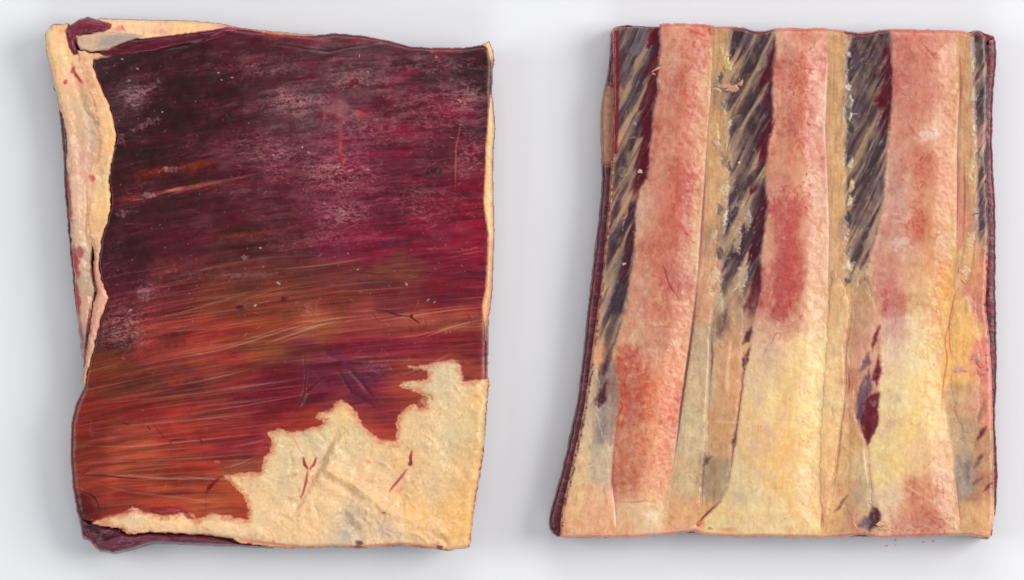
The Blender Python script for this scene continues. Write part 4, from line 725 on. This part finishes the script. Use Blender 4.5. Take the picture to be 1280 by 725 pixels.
for poly, pts in zip(RIBS, (r1, r2, r3)):
    d = sdf(poly, R.X + 1.0 * R.wx, R.Y + 1.0 * R.wy); ribd.append(d)
    m = sm(-2.5, 3.5, d + 1.5 * n2); ribm = np.maximum(ribm, m)
    c = R.shep(pts, 15, .8)
    red = sm(52, 96, c[..., 0] - c[..., 1])
    c *= (1 + .07 * n1 + .05 * n2 + .05 * n3)[..., None]
    c[..., 1] *= 1 + .07 * n1; c[..., 2] *= 1 + .10 * n1
    def cl_(m_, rgb):
        global c
        m_ = np.clip(m_, 0, 1)[..., None]; c = c * (1 - m_) + np.array(rgb, f32) * m_
    cl_(sm(.05, .40, fbm(R.X / 5, R.Y / 6.5, 171, 4, .6)) * (.25 + red) * .65, (182, 72, 60))
    cl_(sm(.05, .45, fbm(R.X / 9, R.Y / 13, 172, 4, .6)) * .5, (226, 184, 150))
    cl_(sm(.25, .55, fbm(R.X / 2.6, R.Y / 3.4, 173, 3)) * (.1 + red) * .4, (166, 56, 52))
    cl_(sm(.1, .5, fbm(R.X / 24, R.Y / 40, 174, 4)) * .22 * sm(380, 480, R.Y), (222, 160, 84))
    cl_(sm(.1, .5, fbm(R.X / 18, R.Y / 30, 175, 4)) * .30 * sm(380, 480, R.Y), (206, 160, 140))
    lo = (.30 * sm(380, 470, R.Y) * (1 - .8 * red))[..., None]; c = c * (1 - lo) + np.array((240, 206, 160), f32) * lo
    lv = (sm(.1, .5, fbm(R.X / 22, R.Y / 26, 194, 4)) * .38 * sm(360, 430, R.Y))[..., None]; c = c * (1 - lv) + np.array((212, 172, 156), f32) * lv
    tt = np.clip(.5 + 1.15 * fbm(R.X / 7, R.Y / 10, 191, 4, .55), 0, 1)[..., None] * (.55 + .45 * red[..., None]) * (1 - .5 * sm(380, 450, R.Y) * (1 - red))[..., None]
    c = (c + np.array((10, 20, 18), f32)) * (1 - tt) + (c - np.array((22, 38, 34), f32)) * tt
    up3 = (.46 * sm(430, 300, R.Y) * sm(-2, 16, d))[..., None]; c = c * (1 - up3) + np.array((206, 132, 106), f32) * up3
    t2 = np.clip(.5 + 1.2 * fbm(R.X / 26, R.Y / 34, 192, 4, .6), 0, 1)[..., None]
    q_ = (1 - .55 * sm(380, 450, R.Y))[..., None]; c = c + q_ * (np.array((6, 12, 14), f32) * (1 - t2) - np.array((10, 14, 12), f32) * t2)
    c *= np.array((.99, .975, .945), f32)
    R.c = R.c * (1 - m[..., None]) + c * m[..., None]
rest = (1 - ribm) * (1 - inter)
_w = (rest * .45 * sm(430, 340, R.Y))[..., None]; R.c = R.c * (1 - _w) + np.array((208, 168, 120), f32) * _w
R.c *= 1 + rest[..., None] * np.array((.02, -.02, -.02), f32)
tt = (np.clip(.5 + 1.1 * fbm(R.X / 8, R.Y / 14, 193, 5, .66), 0, 1) * rest)[..., None]; R.c = R.c + rest[..., None] * np.array((8, 10, 10), f32) - tt * np.array((22, 28, 26), f32)
R.c *= 1 + (rest * (.07 * n1 + .06 * n2))[..., None]
vs_ = fbm(R.X / 2.6 + R.Y / 60, R.Y / 70, 178, 3); vb = fbm(R.X / 6 + R.Y / 50, R.Y / 60, 179, 3)
upr = rest * (.12 + .88 * sm(430, 330, R.Y)); layr(upr * sm(.1, .5, vs_) * .32, (222, 190, 144)); layr(upr * sm(.1, .5, -vs_) * .32, (150, 116, 84)); layr(upr * sm(.1, .5, vb) * .35, (128, 112, 90)); layr(ribm * sm(.15, .5, vb) * .16, (230, 190, 150)); layr(ribm * sm(.2, .5, -vs_) * .14, (176, 96, 80))
R.h += ribm * (.16 * n1 + .01 * n2 + .6 * n3) + rest * (.34 * n1 + .06 * n2)
R.c *= 1 - (1 - ribm)[..., None] * np.array((-.01, .03, .03), f32)
layr(rest * sm(.1, .5, fbm(R.X / 9, R.Y / 20, 176, 4, .6)) * .35, (216, 186, 140)); layr(rest * sm(.15, .5, fbm(R.X / 8, R.Y / 22, 177, 4, .6)) * .35, (150, 122, 96))
# pale and yellow blushes
for (x, y, rx, ry, c, a) in [(1022,150,9,8,(236,204,186),.7),(1008,225,9,10,(232,200,172),.7),(1017,95,8,10,(232,196,176),.6),(1160,168,22,12,(234,206,186),.6),(1130,270,14,22,(228,196,184),.5),(1125,305,18,12,(230,204,190),.6),(1128,108,10,6,(226,180,166),.5),(1140,455,26,22,(236,216,176),.5),(1180,350,9,26,(226,158,66),.5),(1172,420,14,34,(232,176,100),.3),(1150,480,30,26,(238,200,120),.3),(1000,560,40,60,(238,192,126),.2),(1010,470,26,30,(242,214,146),.3),(830,500,14,36,(240,140,112),.4),(848,420,10,40,(234,156,124),.3),(858,240,12,30,(200,96,82),.2),(843,150,8,40,(206,104,90),.2),(984,300,11,36,(182,74,76),.45),(978,350,9,30,(184,78,78),.4),(985,262,8,14,(186,70,74),.5),(975,392,9,14,(188,84,84),.45),(1118,352,12,18,(206,130,126),.45),(1142,612,14,22,(190,110,88),.4),(1160,652,40,8,(196,112,86),.4),(790,480,12,44,(190,96,70),.25),(1162,640,26,12,(206,128,104),.4),(1090,480,2,2,RED,0)]:
    R.blob(x, y, rx, ry, c, a, 0, .9, warp=2.4, rough=1.8)
for p, c, a, sf in [([(770,455),(790,445),(812,450),(812,490),(808,530),(802,580),(796,620),(770,630),(766,580),(772,520)],(196,112,84),.22,10),([(815,450),(858,440),(850,510),(842,560),(834,610),(815,620),(803,600),(808,540)],(228,152,118),.45,8),([(822,225),(838,222),(860,228),(860,262),(852,285),(838,292),(820,275)],(184,86,74),.4,8),([(858,110),(866,110),(864,190),(866,230),(858,230),(856,160)],(196,96,84),.45,5),([(972,256),(1000,256),(1003,270),(998,300),(1000,330),(995,350),(985,385),(970,395),(968,360),(972,330),(969,295)],(186,86,82),.5,7),([(1118,45),(1165,45),(1175,70),(1160,90),(1180,140),(1150,145),(1120,140)],(196,116,104),.4,8),([(1138,180),(1150,180),(1152,250),(1150,300),(1140,300),(1142,240)],(194,112,92),.35,7),([(1130,595),(1165,592),(1190,640),(1185,664),(1120,666)],(192,116,92),.45,8),([(830,300),(858,300),(858,345),(845,372),(822,360),(812,330)],(190,110,98),.4,8),([(798,390),(850,380),(852,396),(800,400)],(206,110,96),.4,5),([(868,240),(882,240),(874,350),(862,430),(850,430),(862,340)],(222,172,128),.5,4),([(884,60),(891,60),(886,200),(878,200)],(220,172,122),.6,3),([(1020,260),(1036,260),(1036,380),(1016,400),(1010,330)],(228,184,146),.5,6),([(960,270),(968,270),(966,380),(954,400),(956,330)],(218,166,134),.55,4)]:
    W_, mk = R.poly(p, None, 0, sf, 2.2); R.mix(W_, mk * a * np.clip(.75 + .9 * fbm(R.X[W_] / 5, R.Y[W_] / 7, 181, 4, .65), .1, 1.2), c)
# lumps and pockets in the seams beside the ribs
for (x, y, rx, ry, c, a) in [(908,78,6,14,(206,170,108),.9),(900,66,5,10,(176,150,100),.7),(900,98,5,8,(84,76,70),.8),(901,113,9,4,(60,54,54),.7),(914,110,10,5,(206,160,132),.85),(908,132,6,10,(96,90,84),.7),(911,155,4,9,(206,196,170),.85),(895,165,4,16,(202,166,112),.7),(896,180,5,5,(214,186,156),.8),(905,200,5,12,(120,112,100),.7),(912,208,4,8,(70,60,62),.7),(906,237,6,12,(212,194,146),.9),(899,262,5,9,(96,88,82),.75),(906,275,2.6,14,(206,196,176),.8),(893,295,4,10,(208,182,146),.8),(899,318,5,10,(78,70,70),.8),(893,345,5,12,(204,182,148),.8),(903,352,4,12,(100,84,76),.8),(889,366,6,6,(214,192,156),.8),(900,378,4,16,(186,172,140),.7),(906,398,4,12,(104,84,74),.8),(921,300,6,22,(190,162,130),.7),(935,275,5,16,(196,168,136),.6),(928,345,7,24,(206,178,142),.7),(926,258,5,8,(170,146,116),.6),
        (1060,68,3,6,(206,196,170),.85),(1062,90,4,10,(70,62,62),.8),(1060,108,3.6,6,(216,208,186),.9),(1063,128,2.6,12,(190,182,166),.8),(1058,140,4,14,(96,90,84),.7),(1063,160,4,8,(60,50,54),.8),(1064,205,3,10,(196,186,160),.8),(1059,190,4,10,(70,60,60),.7),(1064,232,3,10,(216,180,120),.85),(1062,252,3,7,(226,200,156),.85),(1060,272,5,9,(62,52,56),.85),(1056,292,5,9,(170,140,116),.7),(1060,312,5,8,(110,92,84),.7),(1061,332,6,11,(214,192,146),.85),(1058,352,5,7,(86,76,76),.8),(1072,345,6,14,(196,168,124),.6),(1086,338,8,12,(206,180,136),.7),
        (1216,82,3,10,(200,186,146),.8),(1216,120,3,14,(196,180,140),.6),(1217,160,3,12,(206,190,150),.7),(1214,210,4,24,(196,172,124),.7),(1222,195,3,14,(96,86,80),.6),(1212,300,5,14,(214,186,136),.7),(1207,340,5,9,(222,180,140),.8),(795,60,8,10,(104,98,98),.5),(780,215,6,8,(160,140,110),.5)]:
    R.blob(x, y, rx * 1.15, ry, c, a, 0.12, .6, warp=1.8, rough=1.3, dh=.5 if sum(c) > 420 else -.4)
# capillaries and mottling on the ribs
def caps(n, zones, cols, ln, ang, wr, ar):
    for _ in range(n):
        x0, x1, y0, y1 = rng.choice(zones); x = rng.uniform(x0, x1); y = rng.uniform(y0, y1)
        a0 = rng.gauss(*ang); l = rng.uniform(*ln); P = [(x, y)]; 
        for t in range(4):
            a0 += rng.gauss(0, .45); P.append((P[-1][0] + l / 4 * math.cos(a0), P[-1][1] + l / 4 * math.sin(a0)))
        R.stroke(P, rng.uniform(*wr), rng.choice(cols), rng.uniform(*ar), 1.0, warp=.3)
REDS = [(186,70,58),(178,60,56),(196,90,70),(170,56,62)]
caps(420, [(832,870,36,120),(835,868,110,330),(815,868,300,420),(790,830,420,640),(838,868,180,300)], REDS, (3, 10), (.6, 1.2), (.4, 1.0), (.12, .42))
caps(520, [(975,1015,60,120),(978,1012,100,190),(1000,1014,40,240),(970,1010,230,270),(968,1000,260,420),(968,998,270,400)], REDS, (3, 9), (.5, 1.0), (.4, 1.1), (.2, .6))
caps(430, [(1120,1175,45,80),(1122,1165,70,175),(1135,1155,180,300),(1140,1152,180,300),(1120,1170,180,300),(1130,1175,600,668),(1110,1195,640,668)], REDS, (3, 11), (.8, .5), (.4, 1.1), (.12, .5))
caps(240, [(830,890,40,660),(780,830,300,660),(970,1035,40,660),(1115,1195,40,660)], [(236,206,176),(240,200,150),(224,150,120)], (3, 10), (.5, 1.4), (.5, 1.4), (.10, .30))
caps(160, [(930,1050,430,660),(1110,1190,330,660),(705,760,520,660)], [(226,140,70),(214,150,90),(200,120,90)], (2, 8), (1, 1), (.5, 1.0), (.10, .35))
for p, w_, a, c in [([(826,325),(832,340),(836,358),(844,366),(850,378)],.8,.75,(140,30,34)),([(806,340),(820,346),(832,350)],.6,.5,(170,60,56)),([(815,410),(830,408),(848,411)],.7,.5,(176,70,70)),([(770,626),(790,628),(808,625),(820,629)],.6,.6,(160,60,50)),([(774,500),(779,508),(773,518),(768,528)],.9,.7,(140,30,36)),([(785,460),(780,480),(782,500)],.7,.5,(160,50,44)),
        ([(968,378),(975,385),(976,384)],.8,.6,(150,40,44)),([(958,432),(966,428),(967,418),(975,415),(977,420),(969,426)],.6,.5,(140,50,56)),([(958,432),(954,446)],.5,.6,(176,90,70)),([(1022,350),(1020,370),(1023,380)],.4,.2,(200,120,90)),
        ([(1133,150),(1138,160),(1146,170)],.8,.5,(176,76,70)),([(1150,52),(1160,62),(1172,78)],.8,.6,(176,70,64)),([(1130,85),(1155,88),(1185,90)],1.6,.35,(190,100,96)),([(1150,140),(1165,120),(1185,95)],1.8,.3,(196,110,110)),([(1152,215),(1165,220),(1180,228)],1.2,.4,(206,120,106)),([(1192,390),(1184,410),(1180,430),(1186,450),(1180,470),(1177,500),(1178,515)],1.0,.6,(190,80,50)),([(1195,360),(1190,385),(1186,400),(1187,430),(1190,455)],1.0,.7,(190,76,48)),
        ([(1150,588),(1162,580),(1168,570),(1178,566)],.8,.5,(206,100,90)),([(1176,597),(1179,612),(1180,628)],.8,.6,(190,80,66)),([(1150,645),(1170,648),(1190,652)],.7,.4,(180,80,60)),([(1115,380),(1120,400),(1116,415)],1.0,.35,(196,90,96)),([(968,500),(985,502),(970,512)],.5,.3,(206,120,70)),([(1015,515),(1018,480),(1022,460),(1030,455)],.7,.35,(206,160,100))]:
    R.stroke(resample_open(p, 16), w_, c, a, 1.0, warp=.3)
for (x, y, rx, ry, c, a) in [(990,560,22,28,(230,172,116),.5),(975,600,26,20,(228,178,122),.4),(950,500,14,20,(204,168,150),.5),(972,520,18,9,(206,170,150),.45),(958,455,14,16,(200,160,144),.5),(945,560,14,24,(206,170,140),.4),(1000,425,16,12,(238,206,160),.5),(985,455,14,10,(238,206,150),.5),(1018,500,9,40,(244,224,168),.5),(1010,440,8,24,(228,190,130),.4),(1000,640,30,12,(226,180,116),.4),(940,620,22,16,(206,186,152),.45),(965,650,26,10,(222,188,140),.4),(1145,400,16,18,(236,212,168),.5),(1115,395,10,20,(206,150,146),.5),(1135,430,14,14,(232,204,186),.5),(1165,505,16,14,(232,176,104),.5),(1140,500,14,20,(238,214,158),.5),(1130,540,18,16,(232,190,120),.5),(1150,560,22,14,(226,178,150),.45),(1115,570,16,20,(236,204,140),.5),(1120,610,14,18,(228,196,170),.55),(1175,590,16,24,(222,170,146),.45),(1190,540,10,24,(226,182,130),.4),(800,640,18,14,(222,176,142),.5),(815,590,12,30,(228,158,120),.4),(835,480,10,34,(230,156,124),.4),(860,330,8,30,(220,172,134),.45),(820,420,20,8,(190,128,118),.4),(840,345,12,12,(176,110,108),.4),(1022,300,9,40,(226,180,146),.4),(1170,260,20,30,(226,180,134),.4),(1125,250,10,30,(214,170,160),.45)]:
    R.blob(x, y, rx, ry, c, a, rng.uniform(-.3, .3), .95, warp=2.8, rough=2.0, tex=.35)
caps(240, [(925,1050,400,660),(1105,1195,360,660),(705,760,520,660),(850,885,440,640)], [(246,228,186),(244,216,170),(236,206,176)], (6, 20), (.9, .9), (.6, 1.6), (.12, .34))
caps(200, [(925,1050,400,660),(1105,1195,360,660),(850,920,440,640)], [(204,160,130),(196,150,136),(214,150,96)], (5, 22), (1.3, .6), (.4, .9), (.10, .32))
for _ in range(70):
    x, y = rng.choice([(rng.uniform(930, 1045), rng.uniform(400, 660)), (rng.uniform(1110, 1190), rng.uniform(360, 650))])
    R.blob(x, y, rng.uniform(.8, 2.2), rng.uniform(.8, 2.6), rng.choice([(226,130,60),(214,110,66),(236,160,80)]), rng.uniform(.25, .7), 0, .8, .4, .8)
# crease along each rib's right flank
for p, c, a in [(RIB1R[1:-2], (160,84,70), .45), (RIB2R[1:8], (190,112,92), .4), (RIB3R[1:5], (180,96,84), .5)]:
    R.stroke(resample_open(p, 40), 1.3, c, a, 1.8, dh=-.7, hw=1.8, warp=.25)
R.stroke([(872,355),(867,400),(860,450),(851,512),(846,557),(842,580)], 1.3, (84,34,44), .85, 1.4, dh=-.7, hw=1.8, warp=.2)
R.stroke([(882,210),(879,260),(877,300),(875,345)], 1.8, (150,70,56), .65, 2.2); R.stroke([(886,60),(884,140),(880,230)], .7, (190,120,80), .6, 1)
for p in [[(1197,180),(1198,230),(1196,290)],[(1205,190),(1206,250),(1204,300)],[(1200,60),(1201,110),(1200,150)]]: R.stroke(p, 1.4, (150,66,66), .6, 1.6)
R.stroke([(1201,200),(1202,260),(1200,310)], 3, (206,130,110), .6, 3); R.stroke([(1195,600),(1198,630),(1201,660)], 1.2, (190,100,80), .6, 1.6, dh=-.4)
R.stroke([(1036,45),(1040,100),(1036,180),(1040,260),(1038,330)], 2.2, (206,140,110), .45, 3); R.stroke([(1043,60),(1042,150)], .8, (160,110,80), .5, 1.2)

# seams between the lobes of fat in the lower half
for p, w_, c, a, dh in [([(893,380),(889,420),(889,450),(886,500),(883,530)],1.2,(150,110,84),.7,-1.0),([(888,420),(891,445),(889,470)],.8,(140,50,46),.6,-.3),([(932,455),(929,475),(925,505),(921,535),(917,560),(913,590),(910,607)],1.0,(110,60,64),.85,-1.2),([(882,560),(879,600),(877,640)],.8,(150,90,70),.8,-1.0),([(900,627),(886,640),(878,648),(870,660)],1.3,(110,50,44),.85,-1.6),
        ([(1063,372),(1066,395),(1060,425),(1056,440),(1058,465),(1056,500),(1052,530),(1048,570),(1043,607),(1040,630)],1.1,(150,100,70),.75,-1.4),([(1060,455),(1062,480),(1058,500)],1.0,(150,40,44),.6,-.4),([(1084,555),(1087,590),(1090,615),(1088,635)],.9,(170,130,96),.8,-1.2),([(770,540),(766,575),(765,602),(769,632),(771,662)],1.0,(176,76,66),.8,-1.2),([(1028,640),(1026,662)],1.2,(206,110,80),.6,-.6),([(1064,640),(1066,655),(1074,668)],1.0,(206,100,84),.7,.3),([(1080,620),(1068,635),(1065,650)],1.2,(214,130,110),.5,.3)]:
    R.stroke(resample_open(p, 30), w_, c, a, 1.3, dh=dh, hw=2.2, warp=.3, taper=True)
for p, c, a, dh in [([(886,430),(883,480),(880,530)],(222,210,176),.55,.5),([(1055,440),(1055,500),(1050,540)],(236,222,176),.5,.6),([(1045,420),(1050,395),(1058,378)],(222,206,150),.4,.5),([(1078,560),(1082,590),(1086,610)],(222,210,176),.5,.6),([(1012,530),(1060,560),(1120,600),(1170,630),(1220,662)],(232,196,160),.45,.25),([(880,526),(920,528),(970,530)],(226,206,170),.4,.2),([(765,610),(768,640),(769,660)],(236,206,176),.6,.4),([(830,600),(850,588),(842,598)],(216,160,120),.5,.2),([(790,620),(830,590),(850,574)],(226,170,140),.5,.2),([(912,420),(908,460),(906,500)],(222,186,146),.5,.7),([(1195,385),(1208,370),(1212,400)],(236,206,140),.4,.5)]:
    R.stroke(resample_open(p, 20), 1.3, c, a, 2.2, dh=dh, hw=3)
for (x, y, rx, ry, c, a) in [(1218,450,8,10,(214,130,116),.7),(1200,460,12,4,(222,150,130),.7),(1225,465,8,8,(206,120,104),.6),(1212,510,9,5,(214,136,120),.7),(1232,380,5,20,(190,100,96),.5),(1234,430,5,30,(196,96,92),.45),(1155,603,4,5,(222,130,104),.7),(981,296,4.5,5,(214,130,124),.8),(877,655,7,6,(216,110,84),.6),(910,662,12,4,(220,110,84),.55),(906,112,12,8,(206,150,120),.35),(750,640,26,16,(226,166,130),.35),(830,660,60,8,(232,170,140),.35),(960,600,4,4,(214,130,70),.4),(860,660,30,8,(214,180,140),.4),(745,560,8,26,(170,160,150),.5),(752,530,7,12,(140,120,120),.4),(925,620,12,10,(180,170,146),.5),(905,590,8,18,(160,146,118),.4),(1208,570,8,20,(164,158,150),.5),(1212,610,7,12,(160,156,146),.45),(1072,620,10,10,(160,150,130),.4),(900,380,8,14,(206,196,170),.4)]:
    R.blob(x, y, rx, ry, c, a, 0, .9, warp=1.6, rough=.8)
# red rims along the sawn top and bottom ends
dt = sdf(TOP_R, R.X, R.Y); m = (sm(5, 0, dt) * (sm(60, 45, R.Y) + .8 * sm(650, 664, R.Y)) * (.55 + .3 * fbm(R.X / 14, R.Y / 6, 77, 3)))[..., None]
m = np.clip(m, 0, .8); R.c = R.c * (1 - m) + np.array((214, 92, 74), f32) * m
for p in [[(930,34),(945,41),(955,40),(965,36)],[(1058,40),(1078,45),(1095,40)],[(790,32),(815,32)]]: R.stroke(p, 2.4, (110,20,36), .8, 2.5, taper=False)
R.stroke([(862,36),(880,44),(888,50)], 2.5, (214,90,78), .6, 3, dh=.3); R.stroke([(870,44),(884,50)], 1.2, (230,160,140), .5, 1.5, dh=.3)
# raw edge at the left, dotted with fat
for y in np.arange(40, 660, 4.2):
    x = np.interp(y, [35,120,200,250,295,330,365,400,430,470,510,540,580,615,645,672], [768,768,766,763,759,756,752,747,743,738,732,726,717,709,703,702])
    R.blob(x + rng.uniform(-.5, 1.8), y, rng.uniform(1.2, 2.6), rng.uniform(2, 4.5), rng.choice([(120,20,34),(100,14,30),(150,60,50),(206,140,110)]) if y > 210 else (112,18,34), .85, .25, .8, warp=.4)
R.stroke([(771,40),(772,80),(771,130),(769,190)], 2.6, (116,16,32), .85, 2.2, taper=False, warp=.5)
for y in np.arange(300, 470, 9): R.blob(1235 + rng.uniform(-4, 2), y, rng.uniform(1.5, 3.5), rng.uniform(2, 6), rng.choice([(150,50,60),(110,20,36),(216,140,126)]), .7, 0, .9, warp=.6)
for _ in range(260):
    x = rng.uniform(705, 1238); y = rng.uniform(40, 665)
    R.blob(x, y, rng.uniform(.5, 1.3), rng.uniform(.4, 1.2), rng.choice([(240,222,200),(230,200,170),(226,150,110)]), rng.uniform(.2, .7), 0, .8, .12, .2, .2)

slab_r = root('beef_ribs', 968, 675, 'pink and yellow slab of beef ribs lying bone side up with three rib bones', 'meat')
def body_r(P, z, seed):
    n = len(P); nn = fbm(P[:, 0] / 9 + P[:, 1] / 9, np.full(n, z / 4.0), seed, 4)
    c = np.array((96, 20, 36), f32)[None] * (1 + .6 * nn[:, None])
    sp = sm(.22, .4, fbm(P[:, 0] / 3.2, P[:, 1] / 3.2 + z / 2.0, seed + 5, 3))[:, None] * .7; c = c * (1 - sp) + np.array((176, 110, 96), f32) * sp
    tan = sm(98, 112, P[:, 1] + 4 * nn) * sm(212, 198, P[:, 1] + 4 * nn) * sm(775, 768, P[:, 0]) * .85 * (1 if z > 18 else .3)
    c = c * (1 - tan[:, None]) + np.array((170, 128, 96), f32) * tan[:, None]
    bl = ((P[:, 0] < 760) & (P[:, 1] > 215)).astype(f32) * .45
    return c * (1 - bl[:, None]) + np.array((84, 42, 54), f32) * (1 + .3 * nn[:, None]) * bl[:, None]
block('meat_block', slab_r, SIL_R, body_r, M_flesh, 8, top=5.0, inset=lambda P: 2.2 * sm(778, 800, P[:, 0]) * sm(1225, 1205, P[:, 0]) - .3)
def between(left, right): return left + right[::-1]
def shift(p, dx): return [(x + dx, y) for x, y in p]
cl = lambda pts: [(min(max(x, 690), 1245), min(max(y, 30), 673)) for x, y in pts]
LE = [(767,35),(767,120),(765,200),(762,250),(758,295),(755,330),(751,365),(746,400),(742,430),(737,470),(731,510),(725,540),(716,580),(708,615),(702,645),(701,672)]
REDGE = [(1222,38),(1233,46),(1235,120),(1233,190),(1236,300),(1232,380),(1237,420),(1240,470),(1241,520),(1242,560),(1243,640),(1242,652),(1238,674)]
ZONES = [between(LE, shift(RIB1L, 8)), between(shift(RIB1R, -8), shift(RIB2L, 8)), between(shift(RIB2R, -8), shift(RIB3L, 8)), between(shift(RIB3R, -8), REDGE)]
TOPD = [[(p[0], min(max(p[1], 34), 671)) for p in z] for z in ZONES]
for z in TOPD: patch('intercostal_muscle', slab_r, R, z, 0.3, 3, M_inter, warp=.4, skirt=1.2, drop=4, clip=dR + .6 * R.wx)
for p in RIBS: patch('rib_bone', slab_r, R, [(x, min(max(y, 31), 671)) for x, y in p], 0.4, 10, M_bone, warp=1.6, skirt=1.6, drop=2.5, dome=3.4, clip=dR - .6 + .4 * R.wx)
# lobes and strips of fat
F1 = [(893,355),(889,420),(888,450),(885,500),(882,530),(883,560),(879,600),(876,640),(866,660),(835,662),(835,632),(842,595),(848,557),(854,512),(862,450),(869,400),(876,350),(885,335)]
F2 = [(893,385),(906,360),(922,345),(932,372),(930,400),(929,440),(930,462),(926,500),(921,535),(914,580),(910,607),(898,626),(882,640),(881,600),(885,560),(884,530),(888,490),(890,450),(890,420)]
F3 = [(1040,330),(1050,345),(1062,372),(1065,397),(1059,425),(1055,440),(1057,465),(1055,500),(1051,530),(1047,570),(1042,607),(1038,640),(1028,665),(1024,600),(1026,540),(1030,470),(1034,420),(1036,370)]
F4 = [(1080,345),(1088,360),(1096,385),(1097,404),(1088,430),(1080,455),(1070,485),(1066,512),(1080,540),(1084,560),(1086,590),(1088,615),(1084,632),(1070,648),(1056,640),(1060,600),(1062,560),(1060,510),(1062,470),(1062,440),(1068,400),(1070,370)]
F5 = [(1196,355),(1210,362),(1222,380),(1224,410),(1228,440),(1224,470),(1226,510),(1222,540),(1206,545),(1194,520),(1188,480),(1190,440),(1187,410),(1190,385)]
F6 = [(739,455),(752,470),(748,505),(752,540),(764,550),(764,600),(768,640),(768,668),(703,670),(704,645),(710,615),(718,580),(727,540),(733,510)]
for p, o_, w_ in [(F1,1.0,9),(F2,1.0,10),(F3,1.7,9),(F4,0.9,9),(F5,1.2,10),(F6,0.9,9)]:
    patch('fat_lobe', slab_r, R, smooth_poly(p, 1), o_, w_, M_fat, warp=1.4, skirt=1.5, drop=2.5, clip=dR - .5 + .6 * R.wx)
for i, (x, y, rx, ry, r, c, lf) in enumerate([(821,86,9,2,-.5,(216,150,124),.8),(832,80,7,1.5,-.4,(220,150,130),1.2),(817,92,4,2,.4,(206,120,100),.6),(908,78,5,10,.2,(214,180,120),.4),(912,84,4,6,0,(220,186,130),.5),(916,110,10,5,-.3,(206,156,130),.5),(897,112,8,2.4,.3,(206,180,150),.5),(926,104,6,3,-.9,(206,150,120),.5),(911,154,3,6,.2,(200,190,160),.5),(895,178,5,5,.4,(214,180,150),.5),(908,180,2,9,.1,(206,180,140),.5),(907,235,4,8,.3,(214,196,150),.5),(904,250,3,3,0,(200,180,150),.5),(924,203,2.4,2,0,(230,190,170),.5),(800,214,4,3.4,.5,(206,180,160),.4),(782,271,6,1.6,-.9,(206,120,104),.4),(780,330,3.5,2.4,-.6,(200,170,130),.4),(793,154,3,3,0,(150,146,146),.4),
        (1060,68,2.4,4,.2,(206,196,176),.4),(1061,108,3,4,.1,(214,206,186),.5),(1063,145,2.4,9,.2,(200,190,170),.4),(1064,230,2.4,8,.1,(220,180,130),.5),(1061,250,2,4,0,(226,196,150),.5),(1216,85,2.6,6,.1,(206,190,150),.4),(981,296,4.2,4.6,.3,(218,136,126),2.4),(1155,602,3,4.5,.2,(224,150,120),2.6),(1220,446,8,8,.5,(218,146,128),1.3),(1200,463,11,4,.05,(224,160,140),1.4),(1226,465,9,4,.5,(214,136,120),1.2),(1213,511,8,4.4,-.1,(216,150,130),1.2),(1224,456,6,3,.9,(206,126,112),1.6),(1202,340,5,3,.6,(226,180,150),.8),(1204,351,5,2,.8,(226,170,140),1.0),(1100,655,10,3.6,-.1,(232,186,150),1.6),(1106,661,8,2.4,.1,(230,170,136),1.6),(875,655,5,4,.5,(222,120,90),1.0),(888,660,5,2.4,.3,(226,150,110),1.0),(1033,618,2,2.4,0,(226,170,150),1.6),(1088,628,2,2,0,(236,216,196),1.4),(903,432,5,3.4,0,(216,180,140),1.6),(798,412,4,2.4,.2,(222,180,140),2.0),(801,472,4,2,.4,(230,190,160),2.0),(1172,389,2.6,2,.4,(246,226,200),2.6),(887,363,5,3,-.4,(214,190,150),1.5),(918,362,5,1.6,-.6,(222,206,180),1.4)]):
    lump('tissue_shred', slab_r, R, x, y, rx * .8, ry * .8, .4, r, np.array(c) * .93, M_fat, 300 + i, lf - .25)
vessel('vein', slab_r, R, [(1215,270),(1218,267),(1228,267),(1234,262)], .6, (120,50,36), M_muscle, .4)

# ------------------------------------------------------------------ crumbs on the table
for i, (x, y, rx, ry, r, lb) in enumerate([(1123,678,1.2,.9,.3,'tiny red meat crumb on the table nearest the bone side slab'),(1112,685,2.2,.6,.1,'flat smear-like meat crumb on the table, leftmost below the bone side slab'),(1123,684,1.0,.7,.3,'tiny round meat crumb below the other red crumbs'),(1158,680,2.0,.6,-.2,'thin pale meat crumb on the table, right of the red crumbs'),(1170,679,1.4,.6,.5,'small orange meat crumb, rightmost on the table')]):
    o = lump('meat_crumb', None, None, x, y, rx, ry, .25, r, (200, 150, 140), M_fat, 500 + i)
    tag(o, lb, 'crumb', 'meat crumbs on the table')
for e in (slab_l, slab_r): del e['_o']
